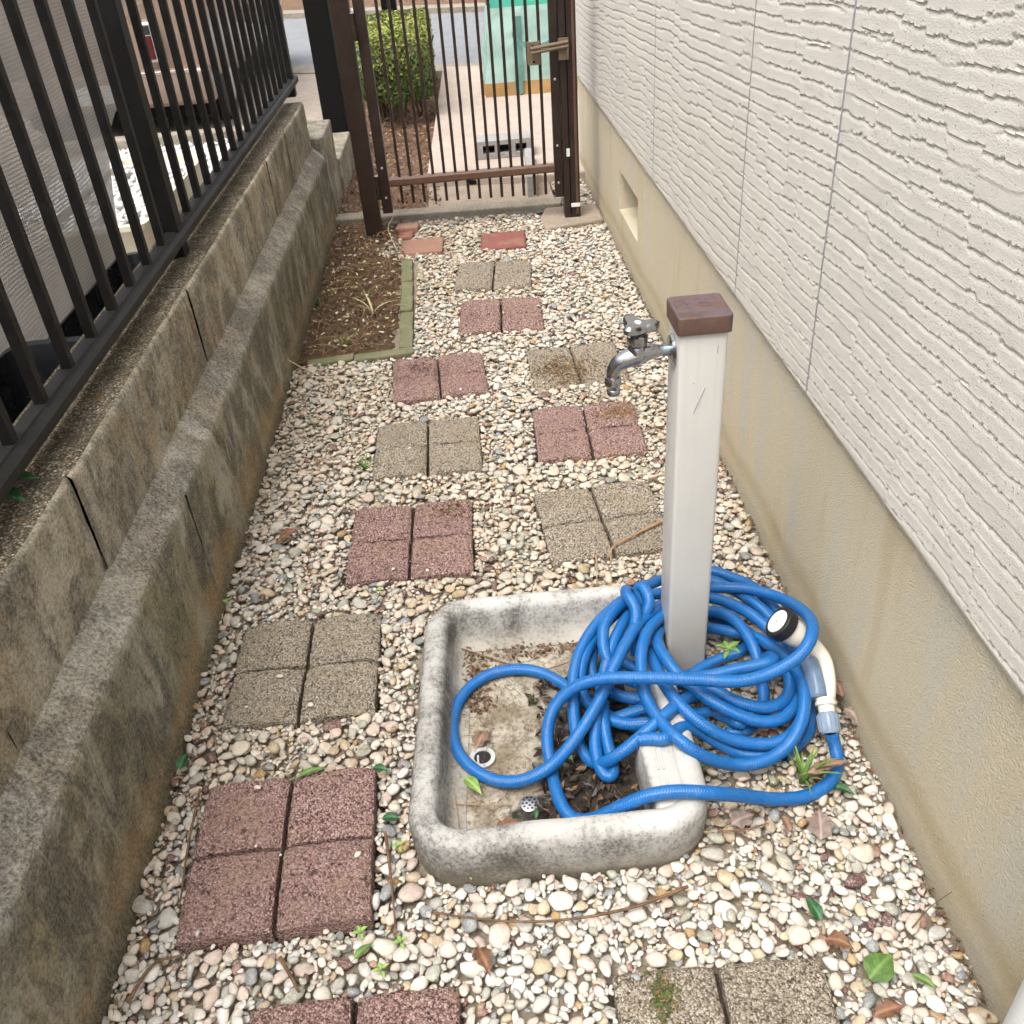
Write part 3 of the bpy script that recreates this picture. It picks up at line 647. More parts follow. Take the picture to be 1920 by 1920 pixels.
for k in range(14):
    part('bar', gb, ga, (-0.298 + k * 0.0503, 0.0, 0.135 - 0.0012 * k))
for z in (0.22, 0.86):
    h = MB().lathe((-0.399, 4.216, z - 0.05), (0, 0, 1), [(0, 0.0095), (0.048, 0.0095), (0.049, 0.0105), (0.054, 0.0105), (0.055, 0.0095), (0.10, 0.0095)], 16).build('hinge', M['gate'], ga, smooth=True)
    MB().lathe((-0.399, 4.216, z + 0.05), (0, 0, 1), [(0, 0.0098), (0.003, 0.0098)], 16).build('collar', M['steel'], h)
def gp(x, y, Y): return GY(x, y, Y)
la = MB()
a, b = gp(987, 79, 4.215), gp(1014, 121, 4.215)
lo = MB().box(a.x, b.x, 4.21, 4.222, b.z, a.z).build('latch_plate', M['latch'], ga, bevel=0.002)
a, b = gp(1046, 72, 4.2), gp(1067, 112, 4.2)
MB().box(a.x, b.x, 4.2, 4.213, b.z, a.z).build('latch_plate', M['latch'], ga, bevel=0.002)
a, b = gp(995, 96, 4.19), gp(1065, 82, 4.19)
lv = MB()
for dz in (-0.008, 0.008): lv.tube([a + Vector((0, 0, dz)), b + Vector((0, 0, dz))], 0.0075, 8)
lv.build('latch_bar', M['latch'], ga, smooth=True)
c_ = gp(1060, 98, 4.19)
MB().tube([b, b + Vector((-0.004, 0, -0.05))], 0.005, 8).build('latch_handle', M['latch'], ga, smooth=True)
for (x, y) in ((999, 87), (1001, 116)):
    p = gp(x, y, 4.209); MB().lathe(p, (0, -1, 0), [(0, 0.005), (0.0015, 0.005)], 10).build('screw', M['black_post'], lo)
# pad under latch post, kerb under the gate
o = MB().prism([(0.322, 4.25), (0.332, 4.09), (0.605, 4.155), (0.605, 4.40), (0.36, 4.40)], -0.06, 0.014).build('post_footing', M['apron'], loc=(0.46, 4.25, 0), bevel=0.008)
tag(o, 'small concrete footing around the base of the latch post', 'footing')
kb = MB().prism([(-0.66, 4.455), (0.44, 4.405), (0.455, 4.50), (-0.645, 4.555)], -0.06, 0.028).build('threshold_kerb', M['kerb'], loc=(-0.1, 4.48, 0), bevel=0.006)
tag(kb, 'long low concrete kerb lying on the ground just behind the gate', 'kerb')
MB().prism([(-0.65, 4.40), (0.33, 4.36), (0.44, 4.4045), (-0.66, 4.4545)], -0.06, 0.004).build('lower_lip', M['kerb_dark'], kb, bevel=0.003)

# ------------------------------------------------------------------ things beyond the gate
cb = empty('hollow_block', (0.22, 5.35, 0.05), 'grey hollow concrete block lying on the path behind the gate', 'block')
bx0, bx1, by0, by1, bz0, bz1 = 0.065, 0.385, 5.25, 5.42, 0.052, 0.145
bb = MB(); holes = [(0.105, 0.170), (0.195, 0.260), (0.285, 0.345)]; hz0, hz1 = 0.080, 0.122
xs = [bx0] + [q for h in holes for q in h] + [bx1]
for k in range(len(xs) - 1):
    if k % 2 == 0: bb.box(xs[k], xs[k + 1], by0, by1, bz0, bz1)
    else:
        bb.box(xs[k], xs[k + 1], by0, by1, bz0, hz0); bb.box(xs[k], xs[k + 1], by0, by1, hz1, bz1)
bb.build('body', M['cinder'], cb)
MB().box(bx0 + 0.02, bx1 - 0.02, by0 + 0.09, by0 + 0.1, hz0 - 0.005, hz1 + 0.005).build('hole_shade', M['black_rub'], cb)  # black plate puts the shade inside the holes into colour
o = MB().prism([(0.295, 4.60), (0.345, 4.60), (0.375, 5.16), (0.325, 5.16)], -0.05, 0.115).build('edging_slab', M['cinder'], loc=(0.33, 4.85, 0), bevel=0.006)
tag(o, 'narrow upright concrete edging slab running from the gate to the hollow block', 'slab')

# teal bulk bag
bag = empty('bulk_bag', (0.5, 7.25, 0.05), 'teal woven bulk bag with grey-green straps and brown bottom standing on the path', 'bag')
def bagring(z, n=72):
    t = (z - 0.05) / 0.62; w0, w1 = 0.185 + 0.075 * t, 0.93 - 0.06 * t; d0, d1 = 6.98 + 0.02 * t, 7.62 - 0.06 * t
    out = []
    for k in range(n):
        a = 2 * math.pi * k / n + math.pi / 4; ca, sa = math.cos(a), math.sin(a)
        r = 1 / max(abs(ca), abs(sa)) * 0.93 + 0.07 * 1.25
        out.append(((w0 + w1) / 2 + ca * r * (w1 - w0) / 2, (d0 + d1) / 2 + sa * r * (d1 - d0) / 2, z))
    return out
zs = np.linspace(0.05, 0.60, 26); R = np.array([bagring(z) for z in zs])
wr = 0.045 * fbm(R[..., 0] * 9 + R[..., 1] * 7, R[..., 2] * 7, 91, 4)
cen = np.array([0.55, 7.3]); dirv = R[..., :2] - cen; dirv /= np.linalg.norm(dirv, axis=-1, keepdims=True); R[..., :2] += dirv * wr[..., None]
R = np.concatenate([R, R[:, :1]], 1)
def m_bag(name, c):
    t = NT(name); w = t.world(); n = t.noise(w, 7, 6, 0.65, 1.0); f = t.noise(w, 250, 2)
    return t.fin(t.mix(n, tuple(x * 0.8 for x in c), tuple(min(1, x * 1.2) for x in c)), 0.5, t.bump(n, 0.02, 0.6), spec=0.4)
M['bag'] = m_bag('teal woven plastic', (0.36, 0.53, 0.47)); M['bag_in'] = m_bag('teal inside', (0.12, 0.45, 0.35)); M['bagbot'] = m_bag('brown bag bottom', (0.4, 0.24, 0.09)); M['strap'] = m_bag('grey-green strap', (0.12, 0.27, 0.24))
MB().grid(R[4:][:, ::-1]).build('sack', M['bag'], bag, smooth=True)
MB().grid(R[:5][:, ::-1] * 1.0).build('bottom_band', M['bagbot'], bag, smooth=True)
Ri = R[-8:].copy(); Ri[..., :2] = cen + (Ri[..., :2] - cen) * 0.97
MB().grid(Ri).build('inner_lining', M['bag_in'], bag, smooth=True)
MB().add([tuple(q) for q in Ri[0][:-1]], [tuple(range(len(Ri[0]) - 1))]).build('fill', M['bag_in'], bag)
for (xa, xb) in ((0.40, 0.455), (0.68, 0.735)):
    z1 = 0.545
    st = MB(); P = []
    for z in np.linspace(0.06, z1, 20):
        t = (z - 0.05) / 0.62; y = 6.955 + 0.02 * t + 0.008 * math.sin(z * 20)
        P.append([(xa + 0.02 * t, y, z), (xb + 0.02 * t, y, z)])
    st.grid(np.array(P)[:, ::-1]).build('strap', M['strap'], bag, smooth=True)
P = []
for s in np.linspace(0, 1, 24):
    x = 0.40 + 0.33 * s; z = 0.46 - 0.09 * math.sin(math.pi * s) ** 0.6; P.append([(x, 6.945, z), (x, 6.945, z - 0.035)])
MB().grid(np.array(P)).build('strap', M['strap'], bag, smooth=True)

# hedge: many small leaves around a clipped box
def leafmesh(name, pts, nrm, size, mats, asp=0.55, frac=None):
    n = len(pts); a = rng.normal(size=(n, 3)); u = np.cross(nrm, a); u /= np.linalg.norm(u, axis=1, keepdims=True) + 1e-9; w = np.cross(nrm, u)
    s = size * rng.uniform(0.7, 1.3, n)[:, None]
    q = np.stack([pts - u * s, pts + w * s * asp + nrm * s * 0.12, pts + u * s, pts - w * s * asp + nrm * s * 0.12], 1).reshape(-1, 3)
    me = bpy.data.meshes.new(name); me.from_pydata(q.tolist(), [], [(4 * i, 4 * i + 1, 4 * i + 2, 4 * i + 3) for i in range(n)])
    for m_ in mats: me.materials.append(m_)
    me.polygons.foreach_set('material_index', rng.integers(0, len(mats), n) if frac is None else frac); me.update(); return me
hd = empty('hedge', (-0.40, 7.2, 0), 'clipped boxwood hedge with yellow-green leaves behind the gate', 'hedge')
n = 15000
hx0, hx1, hy0, hy1, hz0, hz1 = -0.66, -0.165, 6.45, 8.25, 0.14, 0.565
p = rng.uniform(0, 1, (n, 3)); face = rng.random(n)
d = 1 - rng.random(n) ** 3 * 0.55     # mostly near the surface
k = rng.integers(0, 3, n); c3 = (p * 2 - 1)
c3[np.arange(n), k] = np.sign(c3[np.arange(n), k]) * d
cen = np.array([(hx0 + hx1) / 2, (hy0 + hy1) / 2, (hz0 + hz1) / 2]); half = np.array([(hx1 - hx0) / 2, (hy1 - hy0) / 2, (hz1 - hz0) / 2])
rr = (np.abs(c3) ** 6).sum(1) ** (1 / 6); c3 = c3 / np.maximum(1, rr)[:, None]
pts = cen + c3 * half; lump = 1 + 0.30 * fbm(pts[:, 0] * 7 + pts[:, 2] * 5, pts[:, 1] * 7, 12, 3); pts = cen + (pts - cen) * lump[:, None]
pts[:, 2] -= 0.03 * np.clip((pts[:, 1] - 6.45) / 1.8, 0, 1)
nr = c3 / half; nr /= np.linalg.norm(nr, axis=1, keepdims=True); nr += rng.normal(size=(n, 3)) * 0.55; nr[:, 2] += 0.3; nr /= np.linalg.norm(nr, axis=1, keepdims=True)
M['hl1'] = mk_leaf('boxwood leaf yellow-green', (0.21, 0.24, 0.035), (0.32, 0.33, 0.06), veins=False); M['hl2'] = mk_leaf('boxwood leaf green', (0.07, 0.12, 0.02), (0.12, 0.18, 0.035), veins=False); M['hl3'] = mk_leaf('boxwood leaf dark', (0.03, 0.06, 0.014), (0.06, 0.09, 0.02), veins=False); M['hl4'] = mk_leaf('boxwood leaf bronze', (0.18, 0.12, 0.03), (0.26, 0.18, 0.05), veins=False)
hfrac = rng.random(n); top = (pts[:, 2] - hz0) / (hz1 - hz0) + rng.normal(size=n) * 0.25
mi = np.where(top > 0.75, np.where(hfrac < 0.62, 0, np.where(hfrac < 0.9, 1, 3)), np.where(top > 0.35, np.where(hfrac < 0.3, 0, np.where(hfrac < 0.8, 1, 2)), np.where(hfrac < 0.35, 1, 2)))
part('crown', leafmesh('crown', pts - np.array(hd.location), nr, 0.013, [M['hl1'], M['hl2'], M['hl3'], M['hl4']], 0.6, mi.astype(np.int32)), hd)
core = MB().box(hx0 + 0.10, hx1 - 0.10, hy0 + 0.1, hy1 - 0.1, hz0 + 0.08, hz1 - 0.1)
tr = MB()
for i in range(26):
    x, y = random.uniform(-0.55, -0.26), random.uniform(6.55, 8.1)
    for j in range(3): tr.tube(spline([(x, y, -0.03), (x + random.uniform(-.05, .05), y + random.uniform(-.05, .05), 0.15), (x + random.uniform(-.13, .13), y + random.uniform(-.13, .13), 0.42)], 4), [0.008] * 4 + [0.005] * 5, 5)
tr.build('stems', M['bark'], hd, smooth=True)

# black posts
o = empty('black_post', (-0.715, 5.72, 0.0), 'thick black square post standing behind the low step block', 'post')
MB().box(-0.785, -0.655, 5.64, 5.78, 0.0, 2.6).build('shaft', M['black_post'], o, bevel=0.004)
MB().box(-0.80, -0.64, 5.62, 5.80, 0.0, 0.012).build('base_plate', M['black_post'], o)
o = empty('black_post', (-0.5, 8.5, 0.0), 'far black square post at the back end of the hedge', 'post')
MB().box(-0.555, -0.435, 8.44, 8.56, 0.0, 2.6).build('shaft', M['black_post'], o, bevel=0.004)
MB().box(-0.575, -0.415, 8.42, 8.58, 0.0, 0.012).build('base_plate', M['black_post'], o)

# ------------------------------------------------------------------ pavers
QS = 0.1452
def quarter_mesh(k, mat):
    n = 62; u = np.linspace(-QS / 2, QS / 2, n); xx, yy = np.meshgrid(u, u, indexing='ij')
    sd_ = k * 11
    e = np.minimum(QS / 2 - np.abs(xx), QS / 2 - np.abs(yy))
    cd_ = np.hypot(QS / 2 - np.abs(xx), QS / 2 - np.abs(yy)); ew = 0.009 + 0.008 * vnoise(xx * 55, yy * 55, sd_ + 7)
    z = -0.007 * np.clip(1 - e / ew, 0, 1) ** 2 - 0.008 * np.clip(1 - cd_ / (0.016 + 0.02 * vnoise(np.sign(xx) * 3 + 9, np.sign(yy) * 5 + 9, sd_)), 0, 1)
    z = z + 0.0058 * (vnoise(xx * 230, yy * 230, sd_) - 0.5) + 0.003 * (vnoise(xx * 130 + 3, yy * 130, sd_ + 1) - 0.5) + 0.006 * fbm(xx * 14, yy * 14, sd_ + 2, 3)
    xo = xx + 0.0022 * (vnoise(yy * 90, xx * 30, sd_ + 4) - 0.5) * (np.abs(xx) > QS / 2 - 0.008) ; yo = yy + 0.0022 * (vnoise(xx * 90, yy * 30, sd_ + 5) - 0.5) * (np.abs(yy) > QS / 2 - 0.008)
    b = MB().grid(np.stack([xo, yo, z], -1)[:, ::-1])
    idx = lambda i, j: i * n + (n - 1 - j)
    ring = [(i, 0) for i in range(n)] + [(n - 1, j) for j in range(1, n)] + [(i, n - 1) for i in range(n - 2, -1, -1)] + [(0, j) for j in range(n - 2, 0, -1)]
    base = len(b.v)
    for (i, j) in ring: b.v.append((xo[i, j] * 1.01, yo[i, j] * 1.01, -0.045))
    L = len(ring)
    for q in range(L): b.f.append((idx(*ring[q]), base + q, base + (q + 1) % L, idx(*ring[(q + 1) % L])))
    return b.mesh('quarter', mat, smooth=True, angle=70)
M['groove'] = mk_dirt('dirt in paver groove', (0.05, 0.036, 0.026), (0.10, 0.074, 0.052), (0.18, 0.14, 0.1), 60)
QM = {'r': [quarter_mesh(k, M['paver_red']) for k in range(5)], 'b': [quarter_mesh(k + 9, M['paver_beige']) for k in range(5)]}
PAV = [  # kind, centre, angle, top height, label
 ('r', (-0.268, 0.553), 0.6, 0.020, 'red-brown four-square paver nearest the camera, cut off by the bottom edge'),
 ('b', (0.247, 0.546), -1.5, 0.020, 'tan four-square paver cut off by the bottom edge, with a moss spot'),
 ('r', (-0.408, 0.962), 1.6, 0.030, 'red-brown four-square paver raised above the gravel left of the basin front'),
 ('b', (-0.425, 1.406), 0.3, 0.016, 'tan four-square paver beside the wall, left of the basin back'),
 ('r', (-0.216, 1.812), -1.0, 0.020, 'red-brown four-square paver just behind the basin back left corner'),
 ('b', (0.254, 1.826), 3.5, 0.016, 'tan four-square paver behind the spigot post with a twig lying on it'),
 ('b', (-0.180, 2.258), 0.5, 0.018, 'tan four-square paver left of the red one, in mid path'),
 ('r', (0.277, 2.266), -1.5, 0.018, 'red-brown four-square paver below the tap, with an ochre corner stain'),
 ('r', (-0.148, 2.700), 2.5, 0.018, 'red-brown four-square paver at the corner of the soil bed edging'),
 ('b', (0.298, 2.704), 2.0, 0.006, 'tan four-square paver half covered by dirt behind the tap'),
 ('r', (0.080, 3.158), -2.5, 0.018, 'second red-brown four-square paver from the gate, near the soil bed'),
 ('b', (0.074, 3.575), -5.0, 0.018, 'farthest tan four-square paver, nearest to the bricks by the gate')]
PROOT = []
for (kd, (cx, cy), an, zt, lab) in PAV:
    root = MB().box(-0.146, 0.146, -0.146, 0.146, -0.06, -0.026).build('paver', M['groove'], loc=(0, 0, 0))
    root.location = (cx, cy, zt); root.rotation_euler = (rad(random.uniform(-1, 1)), rad(random.uniform(-1, 1)), rad(an))
    tag(root, lab, 'paver', 'stepping pavers in the gravel'); PROOT.append(root)
    for (i, j) in ((-1, -1), (1, -1), (-1, 1), (1, 1)):
        part('quarter', random.choice(QM[kd]), root, (i * 0.0765, j * 0.0765, random.uniform(-0.0015, 0.0015)), (0, 0, rad(random.choice((0, 90, 180, 270)) + random.uniform(-.8, .8))))
BR = [((0.136, 3.985), (0.195, 0.20), -3, 0.016, 'brick_red', 'dark red brick lying flat in the gravel near the gate'),
      ((-0.222, 4.005), (0.185, 0.175), -2, 0.016, 'brick_brown', 'pale brown brick lying flat beside the gate hinge post'),
      ((-0.293, 4.268), (0.105, 0.075), -6, 0.03, 'brick_brown', 'small brown brick piece nearest the gate kerb'),
      ((-0.298, 4.170), (0.068, 0.09), -3, 0.018, 'brick_red', 'small bright red brick fragment between two brown bricks')]
for (c, s, an, zt, mt, lab) in BR:
    b = MB().box(-s[0] / 2, s[0] / 2, -s[1] / 2, s[1] / 2, -0.05, 0)
    o = b.build('brick', M[mt], bevel=0.008, bseg=3, smooth=True); o.location = (c[0], c[1], zt); o.rotation_euler = (rad(1), rad(-1), rad(an))
    tag(o, lab, 'brick', 'bricks near the gate')
# mossy edging of the soil bed
ed = empty('bed_edging', (-0.27, 3.0, 0), 'low greenish mossy stone edging around the soil bed', 'edging')
ys = [2.945, 3.10, 3.27, 3.42, 3.585, 3.72, 3.85]
for k in range(6):
    x = -0.264 - 0.004 * k
    MB().box(x - 0.024, x + 0.024, ys[k] + 0.002, ys[k + 1] - 0.002, -0.05, 0.014 + random.uniform(-.004, .004)).build('edging_block', M['moss_block'], ed, bevel=0.005)
xs = [-0.60, -0.44, -0.232]
for k in range(2):
    MB().prism([(xs[k] + 0.002, 2.868), (xs[k + 1] - 0.002, 2.893), (xs[k + 1] - 0.002, 2.940), (xs[k] + 0.002, 2.915)], -0.05, 0.012 + 0.004 * k).build('edging_block', M['moss_block'], ed, bevel=0.005)

# ------------------------------------------------------------------ basin
def rounded(corners, r, n=10):
    out = []; N = len(corners)
    for i in range(N):
        p = Vector(corners[i]); a = (Vector(corners[i - 1]) - p).normalized(); b = (Vector(corners[(i + 1) % N]) - p).normalized()
        ang = a.angle(b); t = r / math.tan(ang / 2); c = p + (a + b).normalized() * (r / math.sin(ang / 2))
        s = p + a * t - c; e = p + b * t - c
        a0 = math.atan2(s.y, s.x); a1 = math.atan2(e.y, e.x); da = (a1 - a0 + math.pi) % (2 * math.pi) - math.pi
        for k in range(n + 1): th = a0 + da * k / n; out.append((c.x + r * math.cos(th), c.y + r * math.sin(th)))
    # resample evenly
    P = np.array(out + out[:1]); L = np.r_[0, np.cumsum(np.linalg.norm(np.diff(P, axis=0), axis=1))]; q = np.linspace(0, L[-1], 161)[:-1]
    return np.stack([np.interp(q, L, P[:, 0]), np.interp(q, L, P[:, 1])], -1)
PANC = [(-0.196, 0.868), (0.300, 0.872), (0.300, 1.478), (-0.166, 1.482)]
pan = empty('basin', (0.05, 1.17, 0), 'weathered white concrete tap basin holding part of the blue hose', 'basin')
OUT = rounded([Vector((a, b)) for a, b in PANC], 0.088)
def inset(d):
    T = np.roll(OUT, -1, 0) - np.roll(OUT, 1, 0); T /= np.linalg.norm(T, axis=1, keepdims=True); N_ = np.stack([-T[:, 1], T[:, 0]], -1)
    return OUT + N_ * d
rim = [(0.010, -0.05), (0.003, 0.0), (0.0, 0.03), (0.0, 0.072), (0.003, 0.084), (0.010, 0.093), (0.020, 0.097), (0.032, 0.097), (0.041, 0.093), (0.047, 0.084), (0.050, 0.07), (0.055, 0.045), (0.060, 0.028), (0.072, 0.018), (0.088, 0.0145)]
R = []
for (d, z) in rim:
    P = inset(d); wob = 0.0035 * fbm(P[:, 0] * 14, P[:, 1] * 14 + z * 20, 33, 3); R.append(np.stack([P[:, 0] + wob, P[:, 1] + wob, np.full(len(P), z) + wob * 0.8 * (z > 0.02)], -1))
R = np.array(R); R = np.concatenate([R, R[:, :1]], 1)
MB().grid(R).build('shell', M['pan'], pan, smooth=True, angle=80)
fl = inset(0.082); cx_, cy_ = fl.mean(0); yy, xx = np.meshgrid(np.linspace(0, 1, 40), np.linspace(0, 1, len(fl) + 1), indexing='ij')
flr = np.concatenate([fl, fl[:1]], 0); Pf = np.stack([cx_ + (flr[None, :, 0] - cx_) * yy, cy_ + (flr[None, :, 1] - cy_) * yy, np.zeros_like(yy)], -1)
Pf[..., 2] = 0.0125 + 0.003 * fbm(Pf[..., 0] * 20, Pf[..., 1] * 20, 55, 4) - 0.005 * np.clip(1 - yy * 1.2, 0, 1)
MB().grid(Pf).build('floor', M['panfloor'], pan, smooth=True)
lb = MB().prism([(0.200, 0.912), (0.262, 0.912), (0.262, 1.065), (0.196, 1.065)], 0.01, 0.0935)
for i, q in enumerate(lb.v):
    if q[2] > 0.05: lb.v[i] = (q[0] + (0.008 if q[0] < 0.25 else 0), q[1], q[2])
lbo = lb.build('side_ledge', M['pan'], pan, bevel=0.009, bseg=3, smooth=True)
for (dx) in (0.016, 0.025):
    for (a, b) in ((0.935, 0.975), (0.985, 1.05)):
        MB().box(0.206 + dx, 0.211 + dx, a, b, 0.09, 0.0955).build('ridge', M['pan'], lbo, bevel=0.001)
def disc(name, c, r0, r1, mat, parent, h=0.004):
    MB().lathe(c, (0, 0, 1), [(0, r1), (h * 0.7, r1), (h, r1 - 0.001), (h, r0), (0, r0)], 28).build(name, mat, parent, smooth=True)
M['ring'] = m_simple('dull white metal', (0.5, 0.5, 0.48), 0.4, 0.3)
rg = empty('plug_ring', GZ(905, 1422, 0.02), 'loose white drain ring lying on the basin floor inside the hose loop', 'drain ring')
c0 = GZ(905, 1422, 0.014)
rm = MB(); 
for kk in range(28):
    a0, a1 = 2 * math.pi * kk / 28, 2 * math.pi * (kk + 1) / 28; q = []
    for (r, z) in ((0.0155, 0), (0.0235, 0), (0.0235, 0.004), (0.0155, 0.004)):
        q.append((r, z))
    v = [(c0.x + r * math.cos(a), c0.y + r * math.sin(a), c0.z + z) for a in (a0, a1) for (r, z) in q]
    rm.add(v, [(0, 1, 5, 4), (1, 2, 6, 5), (2, 3, 7, 6), (3, 0, 4, 7)])
rm.build('ring', M['ring'], rg, smooth=True)
MB().box(c0.x - 0.010, c0.x - 0.0065, c0.y - 0.016, c0.y + 0.006, c0.z + 0.0005, c0.z + 0.003).build('cross_bar', M['ring'], rg)
MB().lathe(c0 + Vector((0, 0, 0.0003)), (0, 0, 1), [(0, 0.0154), (0.001, 0.0154)], 24).build('hole', M['black_rub'], rg)
dr = empty('drain_strainer', GZ(993, 1508, 0.0145), 'small round perforated metal strainer in the basin floor front', 'strainer')
c0 = GZ(993, 1508, 0.0145); MB().lathe(c0, (0, 0, 1), [(0, 0.0165), (0.003, 0.0165), (0.004, 0.015)], 28).build('plate', M['steel'], dr, smooth=True)
hm = MB()
for (rr_, nn) in ((0.005, 4), (0.0115, 10)):
    for kk in range(nn):
        a = 2 * math.pi * kk / nn; hm.lathe(c0 + Vector((rr_ * math.cos(a), rr_ * math.sin(a), 0.0038)), (0, 0, 1), [(0, 0.0021), (0.0006, 0.0021)], 8)
hm.build('holes', M['black_rub'], dr)

# ------------------------------------------------------------------ spigot post with tap
sp = empty('spigot_post', (0.339, 1.323, 0), 'ivory square water spigot post with brown cap and chrome tap rising from the coiled hose', 'spigot')
PX0, PX1, PY0, PY1, PZ = 0.302, 0.378, 1.282, 1.364, 0.745
MB().box(PX0, PX1, PY0, PY1, -0.06, PZ).build('post', M['post'], sp, bevel=0.007, bseg=4, smooth=True)
cap = MB(); px, py = (PX0 + PX1) / 2, (PY0 + PY1) / 2
rings = []
for (ins, z) in ((0.0, 0.7280), (-0.0046, 0.7285), (-0.005, 0.7548), (-0.0042, 0.7566), (-0.002, 0.7574), (0.002, 0.7575)):
    rr_ = rounded([Vector((PX0 + ins, PY0 + ins)), Vector((PX1 - ins, PY0 + ins)), Vector((PX1 - ins, PY1 - ins)), Vector((PX0 + ins, PY1 - ins))], 0.008, 6); rings.append(np.c_[rr_, np.full(len(rr_), z)])
rings = np.array(rings); nn = rings.shape[1]; rings = np.concatenate([rings, rings[:, :1]], 1); cap.grid(rings); cap.add([tuple(q) for q in rings[-1][:-1]], [tuple(range(nn))])
capo = cap.build('cap', M['cap'], sp, smooth=True, angle=50)
# embossed mark: faint ring and short strokes
for (r,) in ((0.010,), (0.006,)):
    rm = MB(); ccx, ccy = px + 0.008, py + 0.002
    rm.tube([(ccx + r * math.cos(a), ccy + r * 0.8 * math.sin(a), 0.7575) for a in np.linspace(0, 2 * math.pi, 30)], 0.0007, 6, cap=False).build('embossed_ring', M['cap'], capo, smooth=True)
em = MB()
for (a, b) in (((-0.024, -0.008), (-0.024, 0.012)), ((-0.020, 0.004), (-0.014, 0.01)), ((-0.022, -0.004), (-0.014, -0.008)), ((-0.018, -0.002), (-0.018, 0.012))):
    em.tube([(px + a[0], py + a[1], 0.7576), (px + b[0], py + b[1], 0.7576)], 0.0007, 6)
em.build('embossed_letters', M['cap'], capo)
sc = MB()
for (a, b) in (((1322, 728), (1300, 775)), ((1347, 648), (1345, 662)), ((1300, 718), (1301, 720))):
    p0, p1 = GY(*a, PY0 - 0.0003), GY(*b, PY0 - 0.0003); sc.tube([p0, p1], 0.0006, 5)
for (a, b) in (((1252, 745), (1253, 775)), ((1253, 775), (1256, 790))):
    p0, p1 = GX(*a, PX0 - 0.0003), GX(*b, PX0 - 0.0003); sc.tube([p0, p1], 0.0006, 5)
sc.build('scratches', M['scratch'], sp)
FY = 1.322; tx = lambda X, Z, dy=0: (X, FY + dy, Z)
tap = MB().lathe(tx(PX0 + 0.001, 0.687), (-1, 0, 0), [(0, 0.026), (0.003, 0.0265), (0.007, 0.024), (0.009, 0.012)], 32).build('tap_flange', M['chrome'], sp, smooth=True)
sb = spline([tx(0.296, 0.688), tx(0.280, 0.688), tx(0.262, 0.687), tx(0.245, 0.684), tx(0.228, 0.679), tx(0.214, 0.672), tx(0.206, 0.660), tx(0.2045, 0.648)], 6)
rsb = np.interp(np.linspace(0, 1, len(sb)), [0, 0.14, 0.26, 0.42, 0.6, 0.78, 0.9, 1], [0.0092, 0.0092, 0.0128, 0.0165, 0.0150, 0.0118, 0.0108, 0.0104])
body = MB().tube(sb, list(rsb), 20)
body.lathe(tx(0.2435, 0.684), (0, 0, 1), [(0, 0.0160), (0.010, 0.0155), (0.016, 0.0135), (0.021, 0.0165), (0.034, 0.017), (0.037, 0.0135)], 24)
body.build('tap_body', M['chrome'], sp, smooth=True)
MB().lathe(tx(0.2845, 0.688), (1, 0, 0), [(0, 0.0096), (0.008, 0.0098)], 20).build('verdigris_band', M['verdigris'], sp, smooth=True)
MB().lathe(tx(0.2045, 0.650), (0.03, 0, -1), [(0, 0.0128), (0.002, 0.0135), (0.013, 0.0135), (0.015, 0.012), (0.019, 0.0108), (0.022, 0.0098), (0.024, 0.0112), (0.026, 0.0112), (0.0265, 0.0095), (0.029, 0.0095), (0.0295, 0.0112), (0.032, 0.0105)], 24).build('spout_nozzle', M['chrome'], sp, smooth=True)
hz = 0.724
hm = MB(); hc = Vector(tx(0.2435, hz)); ns = 60; top = []; 
for (z, sc_) in ((0.0, 0.82), (0.003, 1.0), (0.010, 1.0), (0.014, 0.86)):
    for kk in range(ns):
        a = 2 * math.pi * kk / ns; r = (0.0175 + 0.0135 * max(0, math.cos(1.5 * ((a - 0.12 + math.pi / 3 * 0) % (2 * math.pi / 3) - 0))) ** 2 * 0) 
        r = 0.0180 + 0.0165 * (0.5 + 0.5 * math.cos(3 * (a + 0.15))) ** 1.5
        top.append(hc + Vector((r * sc_ * math.cos(a), r * sc_ * math.sin(a), z + 0.003 * (r - 0.0185) / 0.0125)))
fs = [(i * ns + k, i * ns + (k + 1) % ns, (i + 1) * ns + (k + 1) % ns, (i + 1) * ns + k) for i in range(3) for k in range(ns)] + [tuple(range(ns - 1, -1, -1)), tuple(range(3 * ns, 4 * ns))]
hd_ = hm.add(top, fs).build('tap_handle', M['chrome'], sp, smooth=True)
MB().lathe(tx(0.2435, hz + 0.0135), (0, 0, 1), [(0, 0.0062), (0.002, 0.006), (0.003, 0.0045)], 20).build('button', M['white_pl'], hd_, smooth=True)

# ------------------------------------------------------------------ hose
HR = 0.0114
def Z2(x, y, z): return GZ(1000 + x / 3.4286, 1040 + y / 3.4286, z)
def F(x, y, z): return GZ(x, y, z)
hose_strands = []
def strand(pts, n=8): hose_strands.append(spline([tuple(p) for p in pts], n))
